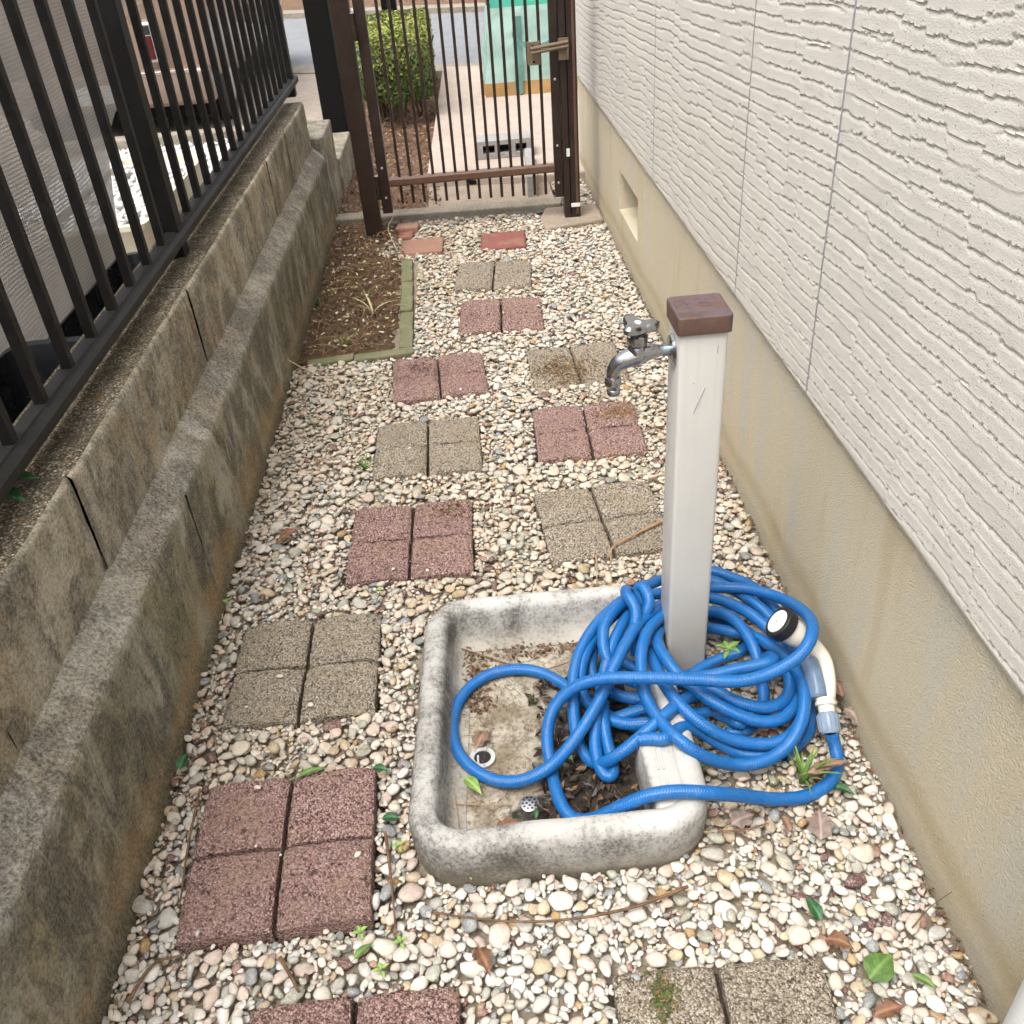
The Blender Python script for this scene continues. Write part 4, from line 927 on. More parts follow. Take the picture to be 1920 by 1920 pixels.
# nozzle end: along the gravel, over the basin rim, down into the basin, up over the coil, round the wall side and behind the post
strand([F(1558, 1372, .055), F(1567, 1405, .026), F(1570, 1437, .02), F(1553, 1470, .02), F(1515, 1492, .02), F(1460, 1499, .035), F(1390, 1492, .075), F(1330, 1487, .108), F(1270, 1484, .112), F(1215, 1492, .105), F(1160, 1515, .075), F(1115, 1535, .045),
        F(1080, 1537, .03), F(1057, 1517, .03), F(1042, 1480, .028), F(1034, 1440, .026), F(1026, 1390, .045), F(1031, 1345, .075), F(1050, 1311, .1), F(1087, 1284, .128), F(1136, 1272, .148),
        Z2(690, 792, .158), Z2(1000, 800, .155), Z2(1300, 815, .148), Z2(1500, 772, .15), Z2(1690, 668, .170), Z2(1775, 560, .186), Z2(1795, 460, .186), Z2(1745, 372, .165), Z2(1600, 285, .12), Z2(1400, 222, .105), Z2(1200, 212, .1), Z2(1100, 225, .095), Z2(960, 300, .1), Z2(820, 400, .115),
        Z2(738, 490, .125), Z2(698, 610, .128), Z2(694, 740, .12), Z2(713, 880, .112), Z2(758, 985, .108), Z2(850, 1110, .11), Z2(960, 1210, .112), Z2(1100, 1300, .085), Z2(1280, 1348, .05), Z2(1450, 1338, .045), Z2(1600, 1262, .05), Z2(1700, 1130, .07), Z2(1742, 980, .085), Z2(1735, 840, .09), Z2(1690, 740, .09), Z2(1600, 640, .085), Z2(1500, 570, .08), Z2(1400, 520, .07), Z2(1250, 490, .06), Z2(1120, 468, .05), Z2(980, 440, .045), Z2(860, 480, .04), Z2(760, 560, .035), Z2(700, 660, .03)])
# loop on the basin floor
strand([Z2(760, 1120, .03), Z2(560, 1080, .035), Z2(420, 990, .04), F(1090, 1313, .032), F(1066, 1291, .03), F(1045, 1276, .027), F(1010, 1260, .026), F(968, 1255, .025), F(920, 1264, .025), F(879, 1291, .025), F(855, 1328, .025), F(849, 1368, .025), F(856, 1405, .025), F(877, 1433, .025), F(907, 1455, .025), F(941, 1466, .027), F(981, 1463, .034), F(1024, 1443, .05), F(1057, 1413, .058), F(1088, 1372, .075), F(1113, 1332, .09), F(1134, 1293, .105),
        Z2(500, 760, .122), Z2(545, 670, .13), Z2(600, 560, .135), Z2(678, 440, .132), Z2(760, 368, .125), Z2(850, 310, .115), Z2(980, 270, .095), Z2(1120, 272, .085), Z2(1250, 308, .09), Z2(1390, 378, .1), Z2(1490, 455, .1), Z2(1580, 560, .09), Z2(1660, 690, .075), Z2(1690, 830, .06), Z2(1680, 960, .055), Z2(1590, 1058, .055), Z2(1450, 1072, .06), Z2(1300, 1022, .075), Z2(1170, 955, .09), Z2(1060, 880, .1), Z2(940, 780, .11), Z2(860, 680, .115), Z2(805, 590, .11), Z2(800, 520, .1), Z2(850, 440, .08), Z2(980, 390, .06), Z2(1130, 365, .07), Z2(1260, 395, .085), Z2(1365, 500, .09), Z2(1425, 620, .08), Z2(1450, 720, .06), Z2(1475, 850, .045), Z2(1480, 960, .035), Z2(1440, 1060, .03), Z2(1360, 1130, .028), Z2(1240, 1150, .026)])
# second low front strand
strand([Z2(770, 560, .075), Z2(765, 640, .09), Z2(800, 745, .1), Z2(865, 865, .108), Z2(960, 985, .108), Z2(1100, 1100, .09), Z2(1250, 1180, .065), Z2(1400, 1215, .05), Z2(1540, 1215, .045), Z2(1650, 1165, .045), Z2(1730, 1050, .04), Z2(1760, 950, .035)])
# inner right loop
strand([Z2(940, 830, .07), Z2(1060, 830, .08), Z2(1180, 880, .085), Z2(1310, 945, .08), Z2(1450, 982, .07), Z2(1565, 970, .065), Z2(1640, 895, .065), Z2(1648, 800, .07), Z2(1600, 700, .06), Z2(1500, 600, .05), Z2(1380, 500, .045), Z2(1240, 420, .045), Z2(1100, 380, .045), Z2(960, 390, .045)])
# flattened kinked strand
strand([Z2(960, 800, .09), Z2(1100, 785, .1), Z2(1300, 738, .105), Z2(1440, 712, .108), Z2(1525, 690, .11), Z2(1545, 672, .105), Z2(1520, 655, .09), Z2(1470, 690, .065)])
# back right arcs
strand([Z2(900, 190, .06), Z2(1020, 120, .05), Z2(1150, 105, .05), Z2(1280, 148, .05), Z2(1400, 200, .06), Z2(1500, 290, .07), Z2(1590, 400, .065), Z2(1660, 540, .05), Z2(1720, 700, .04), Z2(1760, 880, .03), Z2(1780, 1020, .025), Z2(1770, 1140, .022), Z2(1700, 1220, .022), Z2(1600, 1290, .03)])
strand([Z2(880, 200, .085), Z2(1000, 165, .08), Z2(1140, 165, .08), Z2(1280, 225, .08), Z2(1420, 310, .085), Z2(1520, 400, .08), Z2(1600, 520, .07), Z2(1650, 640, .055)])
# left outer arcs
strand([Z2(960, 130, .07), Z2(830, 160, .095), Z2(700, 215, .115), Z2(560, 305, .12), Z2(440, 410, .118), Z2(355, 520, .112), Z2(290, 650, .104), Z2(258, 790, .096), Z2(255, 930, .08), Z2(262, 1050, .06), Z2(275, 1150, .045), Z2(310, 1250, .03), Z2(370, 1330, .026), Z2(440, 1340, .04), Z2(510, 1310, .06), Z2(610, 1240, .08), Z2(740, 1125, .1), Z2(860, 1020, .11), Z2(960, 940, .1), Z2(1060, 900, .07)])
strand([Z2(960, 250, .085), Z2(830, 245, .105), Z2(720, 270, .12), Z2(600, 300, .13), Z2(510, 370, .135), Z2(455, 460, .135), Z2(448, 560, .125), Z2(470, 660, .11), Z2(520, 740, .09), Z2(600, 800, .07), Z2(720, 840, .06)])
strand([Z2(560, 350, .09), Z2(420, 490, .1), Z2(335, 640, .1), Z2(300, 780, .09), Z2(320, 900, .07), Z2(380, 980, .05), Z2(470, 1050, .045), Z2(600, 1090, .05), Z2(700, 1085, .055), Z2(850, 1075, .06), Z2(1000, 1040, .06), Z2(1130, 1005, .055)])
# hairpin hanging into the basin front
strand([Z2(620, 370, .11), Z2(560, 470, .118), Z2(510, 580, .115), Z2(465, 720, .1), Z2(440, 850, .09), Z2(418, 980, .075), Z2(400, 1110, .06), Z2(398, 1240, .045), Z2(425, 1360, .035), Z2(475, 1435, .03), Z2(515, 1410, .03), Z2(500, 1300, .035), Z2(470, 1190, .045), Z2(450, 1060, .06), Z2(450, 950, .06)])
# small loops standing up at the back left
strand([Z2(660, 640, .08), Z2(640, 520, .115), Z2(660, 420, .14), Z2(655, 340, .155), Z2(620, 280, .165), Z2(595, 250, .16), Z2(600, 225, .145), Z2(630, 260, .13), Z2(700, 320, .11)])
strand([Z2(690, 420, .12), Z2(745, 330, .145), Z2(735, 255, .16), Z2(700, 200, .165), Z2(672, 215, .155), Z2(680, 270, .14), Z2(720, 340, .12), Z2(800, 420, .09)])
strand([Z2(385, 600, .08), Z2(370, 700, .075), Z2(385, 800, .06), Z2(470, 870, .045), Z2(620, 925, .05), Z2(800, 930, .055), Z2(960, 920, .05), Z2(1080, 880, .04)])
strand([Z2(540, 680, .06), Z2(610, 705, .065), Z2(690, 760, .06), Z2(800, 830, .05), Z2(930, 860, .04)])
strand([Z2(470, 1070, .03), Z2(560, 1040, .04), Z2(660, 1005, .05), Z2(740, 985, .055), Z2(860, 990, .05)])
strand([Z2(680, 1190, .1), Z2(760, 1180, .104), Z2(830, 1192, .106), Z2(880, 1165, .104), Z2(960, 1110, .09), Z2(1060, 1130, .07), Z2(1180, 1205, .05), Z2(1320, 1275, .03), Z2(1460, 1290, .025), Z2(1580, 1255, .025)])
strand([Z2(1180, 1020, .045), Z2(1280, 1060, .05), Z2(1330, 1095, .052), Z2(1345, 1080, .045), Z2(1300, 1040, .03)])
strand([Z2(760, 800, .03), Z2(880, 800, .032), Z2(1000, 775, .03), Z2(1130, 700, .028), Z2(1240, 655, .03), Z2(1340, 620, .03), Z2(1375, 540, .03), Z2(1330, 470, .03), Z2(1200, 400, .03), Z2(1050, 330, .03)])
def hose_mesh(strands, r, seg=14):
    V, Fc, UV = [], [], []
    for st in strands:
        P = [Vector(p) for p in st]
        # even resample
        A = np.array([tuple(p) for p in P]); L = np.r_[0, np.cumsum(np.linalg.norm(np.diff(A, axis=0), axis=1))]; n = max(4, int(L[-1] / 0.006)); q = np.linspace(0, L[-1], n)
        A = np.stack([np.interp(q, L, A[:, k]) for k in range(3)], -1)
        for _ in range(3): A[1:-1] = (A[:-2] + 2 * A[1:-1] + A[2:]) / 4
        T = np.gradient(A, axis=0); T /= np.linalg.norm(T, axis=1, keepdims=True)
        u = np.cross(T[0], [0, 0, 1.0]); u /= np.linalg.norm(u) + 1e-9; b = len(V)
        for i in range(n):
            u = u - T[i] * u.dot(T[i]); u /= np.linalg.norm(u); w = np.cross(T[i], u)
            for k in range(seg):
                a = 2 * math.pi * k / seg; V.append(tuple(A[i] + (u * math.cos(a) + w * math.sin(a)) * r))
        for i in range(n - 1):
            for k in range(seg):
                k2 = (k + 1) % seg; Fc.append((b + i * seg + k, b + i * seg + k2, b + (i + 1) * seg + k2, b + (i + 1) * seg + k))
                UV += [(q[i], k / seg), (q[i], (k + 1) / seg), (q[i + 1], (k + 1) / seg), (q[i + 1], k / seg)]
    return V, Fc, UV
ho = empty('garden_hose', (0.34, 1.25, 0.02), 'blue ribbed garden hose coiled around the spigot post with a cream spray nozzle', 'hose')
V, Fc, UV = hose_mesh(hose_strands, HR)
me = bpy.data.meshes.new('tube'); me.from_pydata((np.array(V) - np.array(ho.location)).tolist(), [], Fc); uvl = me.uv_layers.new(name='UVMap'); uvl.data.foreach_set('uv', np.array(UV, np.float32).ravel())
me.materials.append(M['hose']); me.polygons.foreach_set('use_smooth', [True] * len(me.polygons)); me.update(); part('tube', me, ho)
# spray nozzle
nz = empty('spray_nozzle', (0, 0, 0)); nz.parent = ho; nz.location = Vector((0.55, 1.15, 0.06)) - ho.location
cA, cB = F(1556, 1372, .052), F(1549, 1325, .075); ax = (cB - cA).normalized()
pr_ = [(0, 0.0125)]
MB().lathe(cA - ax * 0.004, ax, [(0, 0.0145), (0.004, 0.0175), (0.03, 0.019), (0.036, 0.017)], 20).build('coupling', M['connector'], nz, smooth=True)
rib = MB()
for kk in range(16):
    a = 2 * math.pi * kk / 16; u_ = ax.orthogonal().normalized(); w_ = ax.cross(u_); d_ = u_ * math.cos(a) + w_ * math.sin(a)
    rib.tube([cA + d_ * 0.0172, cA + ax * 0.028 + d_ * 0.0188], 0.0012, 5)
rib.build('coupling_ribs', M['connector'], nz, smooth=True)
p0 = cA + ax * 0.033
MB().lathe(p0, ax, [(0, 0.0145), (0.012, 0.0145), (0.013, 0.0185), (0.019, 0.0185), (0.020, 0.0165), (0.026, 0.0165)], 20).build('collar', M['cream'], nz, smooth=True)
hA = F(1551, 1318, .075); hB = F(1553, 1280, .09); hC = F(1545, 1240, .108); hD = F(1523, 1212, .125); hE = F(1494, 1193, .14)
hp = spline([hA, hB, hC, hD, hE], 6); rr_ = np.interp(np.linspace(0, 1, len(hp)), [0, 0.25, 0.5, 0.8, 1], [0.0140, 0.0135, 0.0145, 0.017, 0.0195])
MB().tube(hp, list(rr_), 18).build('handle', M['cream'], nz, smooth=True)
off = Vector((-0.012, -0.004, 0.004))
tg = [F(1534, 1310, .085), F(1530, 1285, .095), F(1523, 1258, .106), F(1516, 1238, .113)]
MB().tube(spline(tg, 6), [0.0135] + [0.0165] * 17 + [0.0145], 14).build('trigger', M['greyblue'], nz, smooth=True)
hx = F(1458, 1165, .178); hb = F(1500, 1195, .142); ha = (hb - hx).normalized()
MB().lathe(hx + ha * 0.018, ha, [(0, 0.024), (0.004, 0.0245), (0.022, 0.0245), (0.034, 0.0225), (0.044, 0.018)], 28).build('head', M['cream'], nz, smooth=True)
MB().lathe(hx, ha, [(0, 0.030), (0.0015, 0.0318), (0.019, 0.0318), (0.022, 0.029), (0.0225, 0.012)], 32).build('dial_ring', M['black_rub'], nz, smooth=True)
fc = MB().lathe(hx - ha * 0.0015, ha, [(0, 0.0228), (0.003, 0.0235)], 32).build('spray_face', M['white_pl'], nz, smooth=True)
MB().lathe(hx - ha * 0.003, ha, [(0, 0.0028), (0.002, 0.0032)], 16).build('spray_hole', M['ring'], nz, smooth=True)

# ------------------------------------------------------------------ pebbles: dropped one by one onto a height map
CS = 0.003; GX0, GX1, GY0, GY1 = XL, XH, -1.0, 5.05
nx, ny = int((GX1 - GX0) / CS), int((GY1 - GY0) / CS)
hm_x = GX0 + (np.arange(nx) + 0.5) * CS; hm_y = GY0 + (np.arange(ny) + 0.5) * CS
HX, HY = np.meshgrid(hm_x, hm_y, indexing='ij')
hmap = np.full((nx, ny), -0.0105) + 0.004 * fbm(HX * 6, HY * 6, 77, 3)
blk = np.zeros((nx, ny), bool)
def block_rect(c, s, an, pad=0.0):
    a = rad(an); dx, dy = HX - c[0], HY - c[1]; u = dx * math.cos(a) + dy * math.sin(a); v = -dx * math.sin(a) + dy * math.cos(a)
    blk[(np.abs(u) < s[0] / 2 + pad) & (np.abs(v) < s[1] / 2 + pad)] = True
for (kd, c, an, zt, lab) in PAV: block_rect(c, (0.298, 0.298), an)
for (c, s, an, zt, mt, lab) in BR: block_rect(c, s, an)
_u, _v = np.abs(HX - 0.053) - 0.16, np.abs(HY - 1.175) - 0.218; blk[np.hypot(np.maximum(_u, 0), np.maximum(_v, 0)) < 0.084] = True; block_rect((0.34, 1.323), (0.08, 0.086), 0)
blk[(HY > 2.88) & (HX < -0.24) & (HY < 3.86)] = True
blk[(HY >= 3.86) & (HX < -0.36 + 0.05 * np.sin(HY * 9))] = True
blk[(HY > 4.405 - 0.04 * (HX + 0.65)) & (HX < 0.43)] = True
block_rect((0.465, 4.245), (0.275, 0.30), 8)
PALS = [((.70, .65, .575), 24), ((.72, .705, .675), 20), ((.68, .565, .495), 18), ((.56, .46, .32), 8), ((.52, .515, .485), 11), ((.29, .315, .33), 5), ((.42, .425, .36), 6), ((.46, .30, .13), 1.4), ((.17, .08, .075), 2.4), ((.36, .215, .165), 1.8)]
pc = np.array([p for p, w in PALS]); pw = np.array([w for p, w in PALS], float); pw /= pw.sum()
stones = []
NS = 68000
ln = np.exp(rng.normal(math.log(0.0190), 0.40, NS)).clip(0.008, 0.050)
n_mix = int(NS * 0.55); ln[n_mix:] = rng.uniform(0.007, 0.0155, NS - n_mix)      # small ones dropped last trickle into the gaps
cand = rng.random((NS, 6, 2)); yaw = rng.uniform(0, math.pi, NS); e1 = rng.uniform(0.55, 0.95, NS); e2 = rng.uniform(0.36, 0.66, NS)
tl = rng.normal(0, 0.16, (NS, 2))
for s in range(NS):
    ci = (cand[s, :, 0] * nx).astype(int); cj = (cand[s, :, 1] * ny).astype(int)
    hv = np.where(blk[ci, cj], 9.0, hmap[ci, cj]); k = int(np.argmin(hv))
    if hv[k] > (0.004 if s < n_mix else 0.0015): continue
    i, j = int(ci[k]), int(cj[k]); a = ln[s] / 2; b = a * e1[s]; c = a * e2[s]
    rr = int(a / CS) + 1; i0, i1, j0, j1 = max(0, i - rr), min(nx, i + rr + 1), max(0, j - rr), min(ny, j + rr + 1)
    dx = (np.arange(i0, i1) - i)[:, None] * CS; dy = (np.arange(j0, j1) - j)[None, :] * CS
    cy_, sy_ = math.cos(yaw[s]), math.sin(yaw[s])
    q = ((dx * cy_ + dy * sy_) / a) ** 2 + ((-dx * sy_ + dy * cy_) / b) ** 2; mk = q < 1
    if not mk.any(): continue
    bs = blk[i0:i1, j0:j1][mk]
    if bs.mean() > 0.1: continue
    if (i - rr < 0 or i + rr >= nx) and (min(i, nx - 1 - i) * CS < b * 0.75): continue
    sq = c * np.sqrt(1 - q[mk]); sub = hmap[i0:i1, j0:j1]; need = sub[mk] - (c - sq) 
    zb = np.sort(need)[int(len(need) * 0.66)]
    zc = zb + c
    if zc + c > 0.022: continue
    sub[mk] = np.maximum(sub[mk], zc + sq)
    stones.append((hm_x[i], hm_y[j], zc, a, b, c, yaw[s], tl[s, 0], tl[s, 1]))
ST = np.array(stones); n = len(ST)
col = pc[rng.choice(len(pc), n, p=pw)] * rng.uniform(0.84, 1.1, (n, 1))
dirt_f = np.clip(0.5 + 1.6 * fbm(ST[:, 0] * 2.2, ST[:, 1] * 1.7, 88, 3) - 0.35 * ST[:, 0] + 0.35 * np.clip(ST[:, 1] - 1.0, 0, 1), 0, 1)[:, None]
col = col * (1 - 0.27 * dirt_f * np.array([0.75, 0.9, 1.2])); col = np.clip(col * 0.88, 0.02, 0.64)
# stone shapes
def stone_mesh(k):
    bm = bmesh.new(); bmesh.ops.create_icosphere(bm, subdivisions=2, radius=1.0)
    r_ = random.Random(k); ax_ = [Vector((r_.gauss(0, 1), r_.gauss(0, 1), r_.gauss(0, 1))).normalized() for _ in range(9)]; am = [r_.uniform(0.42, 0.9) for _ in ax_]
    ph = r_.uniform(0, 9)
    for v in bm.verts:
        d = v.co.normalized(); r = 1.0
        for a_, t_ in zip(ax_, am):      # soft facets
            q = d.dot(a_)
            if q > 0.2: r = min(r, 1 - (1 - min(1.0, t_ / max(q, 1e-3))) * 0.85)
        r *= 1 + 0.10 * math.sin(d.x * 2.6 + ph) * math.cos(d.y * 3 + ph * 2) + 0.05 * math.sin(d.z * 5 + d.x * 4 + ph) + 0.08 * math.cos(d.x * 1.7 - d.y * 2.1 + ph * 3)
        v.co = d * r
    bmesh.ops.smooth_vert(bm, verts=bm.verts, factor=0.3, use_axis_x=True, use_axis_y=True, use_axis_z=True)
    me = bpy.data.meshes.new('pebble'); bm.to_mesh(me); bm.free()
    me.materials.append(M['stone']); me.polygons.foreach_set('use_smooth', [True] * len(me.polygons)); return me
SM = [stone_mesh(k) for k in range(18)]
lib = bpy.data.collections.new('pebble_shapes')
for k, me in enumerate(SM):
    o = bpy.data.objects.new('shape_%02d' % k, me); lib.objects.link(o)
sidx = rng.integers(0, len(SM), n)
# the largest in view become objects of their own
q = (CM @ (ST[:, :3] - np.array([0, 0, CAM_H])).T).T
px_ = 960 + FOC * q[:, 0] / q[:, 2]; py_ = 960 - FOC * q[:, 1] / q[:, 2]
vis = (q[:, 2] > 0.1) & (px_ > 5) & (px_ < 1915) & (py_ > 5) & (py_ < 1915) & (ST[:, 2] + ST[:, 5] > 0.002)
app = np.where(vis, ST[:, 3] * ST[:, 4] / np.maximum(q[:, 2], 0.1) ** 2, 0); big = set(np.argsort(-app)[:300].tolist())
for i in big:
    o = part('pebble', SM[sidx[i]], gravel, (ST[i, 0], ST[i, 1], ST[i, 2]), (ST[i, 7], ST[i, 8], ST[i, 6]), (ST[i, 3] * 1.04, ST[i, 4] * 1.04, ST[i, 5] * 1.04))
    o['col'] = [float(v) for v in col[i]] + [1.0]
# a few strays on the pavers, the soil and in the grooves
extra = []
for (kd, c, an, zt, lab) in PAV:
    for _ in range(random.randint(2, 6)):
        a = random.uniform(0.004, 0.009); u, v = random.choice(((0.0, random.uniform(-.13, .13)), (random.uniform(-.13, .13), 0.0), (random.uniform(-.14, .14), random.choice((-1, 1)) * random.uniform(.125, .15)), (random.choice((-1, 1)) * random.uniform(.125, .15), random.uniform(-.14, .14)), (random.uniform(-.13, .13), random.uniform(-.13, .13))))
        gr = abs(u) < 0.003 or abs(v) < 0.003; a = a * 0.55 if gr else a
        extra.append((c[0] + u, c[1] + v, zt + (a * 0.2 if gr else a * 0.55), a, a * .8, a * .6, random.uniform(0, 3), 0, 0))
for _ in range(60):
    a = random.uniform(0.005, 0.012); extra.append((random.uniform(-0.62, -0.32), random.uniform(2.98, 4.38), 0.008, a, a * .8, a * .6, random.uniform(0, 3), 0, 0))
EX = np.array(extra); keep = np.array([i for i in range(n) if i not in big])
AL = np.concatenate([ST[keep], EX]); cl = np.concatenate([col[keep], pc[rng.choice(len(pc), len(EX), p=pw)] * 0.9]); si = np.concatenate([sidx[keep], rng.integers(0, len(SM), len(EX))])
me = bpy.data.meshes.new('pebbles'); me.from_pydata(AL[:, :3].tolist(), [], [])
def attr(name, typ, arr, key):
    a = me.attributes.new(name, typ, 'POINT'); a.data.foreach_set(key, np.asarray(arr).ravel())
attr('rot', 'FLOAT_VECTOR', AL[:, [7, 8, 6]].astype(np.float32), 'vector'); attr('scl', 'FLOAT_VECTOR', (AL[:, 3:6] * 1.04).astype(np.float32), 'vector'); attr('idx', 'INT', si.astype(np.int32), 'value')
attr('col', 'FLOAT_COLOR', np.c_[cl, np.ones(len(cl))].astype(np.float32), 'color')
peb = bpy.data.objects.new('pebbles', me); C.objects.link(peb); peb.parent = gravel; peb['kind'] = 'stuff'
ng = bpy.data.node_groups.new('scatter pebbles', 'GeometryNodeTree')
ng.interface.new_socket('Geometry', in_out='INPUT', socket_type='NodeSocketGeometry'); ng.interface.new_socket('Geometry', in_out='OUTPUT', socket_type='NodeSocketGeometry')
gi = ng.nodes.new('NodeGroupInput'); go = ng.nodes.new('NodeGroupOutput'); ip = ng.nodes.new('GeometryNodeInstanceOnPoints'); ci = ng.nodes.new('GeometryNodeCollectionInfo')
ci.inputs[0].default_value = lib; ci.inputs['Separate Children'].default_value = True; ci.inputs['Reset Children'].default_value = True
def na(nm, t):
    q = ng.nodes.new('GeometryNodeInputNamedAttribute'); q.data_type = t; q.inputs[0].default_value = nm; return q.outputs[0]
L_ = ng.links.new
L_(gi.outputs[0], ip.inputs['Points']); L_(ci.outputs[0], ip.inputs['Instance']); ip.inputs['Pick Instance'].default_value = True
L_(na('idx', 'INT'), ip.inputs['Instance Index'])
e2r = ng.nodes.new('FunctionNodeEulerToRotation'); L_(na('rot', 'FLOAT_VECTOR'), e2r.inputs[0]); L_(e2r.outputs[0], ip.inputs['Rotation'])
L_(na('scl', 'FLOAT_VECTOR'), ip.inputs['Scale']); L_(ip.outputs[0], go.inputs[0])
md = peb.modifiers.new('scatter', 'NODES'); md.node_group = ng
print('pebbles', n)

# ------------------------------------------------------------------ leaf litter, chips (uncountable)
def chips(name, pts, size, mats, parent=None, kind='stuff', label=None, cat=None, tilt=0.6):
    nr_ = rng.normal(size=(len(pts), 3)) * tilt; nr_[:, 2] += 1; nr_ /= np.linalg.norm(nr_, axis=1, keepdims=True)
    if parent: pts = np.array(pts) - np.array(wloc(parent))
    o = bpy.data.objects.new(name, leafmesh(name, np.array(pts), nr_, size, mats, 0.42)); C.objects.link(o); o['kind'] = kind
    if parent: o.parent = parent
    if label: o['label'] = label; o['category'] = cat
    return o
pp = np.c_[rng.uniform(-0.63, -0.30, 1700), rng.uniform(2.95, 4.40, 1700), rng.uniform(0.010, 0.026, 1700)]
chips('soil_litter', pp, 0.009, [M['leaf_brown'], M['twig'], M['soil'], M['leaf_rust'], M['leaf_grey'], M['straw'], M['soil']], soil)
fib = MB()
for _ in range(60):
    x, y = random.uniform(-0.62, -0.31), random.uniform(2.96, 4.38); a = random.uniform(0, 6.3); l = random.uniform(0.03, 0.11)
    fib.tube(spline([(x, y, 0.016), (x + l * .5 * math.cos(a) + random.uniform(-.01, .01), y + l * .5 * math.sin(a), 0.026), (x + l * math.cos(a), y + l * math.sin(a), 0.015)], 3), 0.0009, 4, cap=False)
o = fib.build('dry_stems', M['twig_tan'], soil); o['kind'] = 'stuff'
pp = np.c_[rng.uniform(-1.0, -0.14, 5000), rng.uniform(4.58, 8.3, 5000), rng.uniform(0.0, 0.03, 5000)]
pp[:, 2] = 0.014 + 0.03 * fbm(pp[:, 0] * 6, pp[:, 1] * 6, 8, 4)
chips('wood_chips', pp, 0.013, [M['leaf_rust'], M['twig_tan'], M['leaf_brown'], M['leaf_grey']], cs)
k_ = 900; sd2 = rng.random(k_) < 0.5; pp = np.c_[np.where(sd2, XH - 0.004 - np.abs(rng.normal(0, 0.008, k_)), XL + 0.02 + np.abs(rng.normal(0, 0.012, k_))), rng.uniform(0.3, 4.0, k_), rng.uniform(0.004, 0.016, k_)]
pp = pp[(pp[:, 0] > 0) | (pp[:, 1] < 2.86)]
chips('foot_litter', pp, 0.007, [M['leaf_brown'], M['twig'], M['soil'], M['leaf_grey'], M['leaf_rust']], gravel)
u = rng.random((420, 2)); pp = np.c_[0.03 + 0.16 * u[:, 0] + 0.03 * rng.normal(size=420), 0.96 + 0.33 * u[:, 1], rng.uniform(0.016, 0.026, 420)]
pp = pp[(pp[:, 0] > 0.02) & (pp[:, 0] < 0.195)]; M['wet'] = mk_leaf('wet black leaf', (0.010, 0.007, 0.005), (0.04, 0.027, 0.018), 0.45, veins=False)
chips('wet_debris', pp, 0.011, [M['wet'], M['wet'], M['wet'], M['wet'], M['wet'], M['twig']], pan)
pp = np.c_[np.clip(-0.075 + 0.02 * rng.normal(size=240), -0.11, 0), 1.22 + 0.13 * rng.random(240) * 1.0, rng.uniform(0.014, 0.019, 240)]
pp2 = np.c_[rng.uniform(-0.10, 0.20, 200), 1.375 + 0.012 * rng.normal(size=200), rng.uniform(0.014, 0.02, 200)]
chips('dry_debris', np.r_[pp, pp2], 0.006, [M['leaf_brown'], M['twig'], M['leaf_rust'], M['soil']], pan)
fib = MB()
for _ in range(150):
    x, y = random.uniform(-0.12, 0.19), random.uniform(0.96, 1.38); a = random.uniform(0, 6.3); l = random.uniform(0.01, 0.035)
    p1 = (x + l * math.cos(a), y + l * math.sin(a)); mid = ((x + p1[0]) / 2 + random.uniform(-.006, .006), (y + p1[1]) / 2 + random.uniform(-.006, .006))
    fib.tube(spline([(x, y, 0.0155), (mid[0], mid[1], 0.019), (p1[0], p1[1], 0.0155)], 3), 0.0005, 4, cap=False)
fo_ = fib.build('root_fibres', M['twig'], pan); fo_['kind'] = 'stuff'

M['ochre_dirt'] = mk_dirt('ochre dirt crumbs', (0.22, 0.13, 0.045), (0.36, 0.23, 0.09), (0.45, 0.31, 0.15), 80)
M['moss'] = mk_leaf('dark moss', (0.035, 0.05, 0.015), (0.09, 0.11, 0.035), 0.9, veins=False)
def smear(name, k, px, py, sx, sy, n, size, mats, dz=0.0):
    c = GZ(px, py, PAV[k][3]); q = rng.normal(size=(n, 2)); p3 = np.c_[c.x + q[:, 0] * sx, c.y + q[:, 1] * sy, PAV[k][3] + dz + rng.uniform(0.0005, 0.004, n)]
    p3 = p3[(np.abs(p3[:, 0] - PAV[k][1][0]) < 0.142) & (np.abs(p3[:, 1] - PAV[k][1][1]) < 0.142)]
    chips(name, p3, size, mats, PROOT[k], tilt=0.25)
smear('ochre_crumbs', 7, 1160, 772, 0.035, 0.025, 380, 0.0045, [M['ochre_dirt']])
smear('moss_patch', 1, 1240, 1872, 0.010, 0.018, 160, 0.0045, [M['moss'], M['moss'], M['ochre_dirt']])
smear('dirt_crumbs', 9, 1055, 695, 0.06, 0.06, 750, 0.0055, [M['ochre_dirt'], M['soil'], M['ochre_dirt'], M['leaf_brown']])
smear('dirt_crumbs', 8, 790, 690, 0.04, 0.03, 160, 0.0045, [M['soil'], M['leaf_brown']])
smear('dirt_crumbs', 4, 850, 955, 0.035, 0.02, 200, 0.0045, [M['ochre_dirt'], M['soil']])

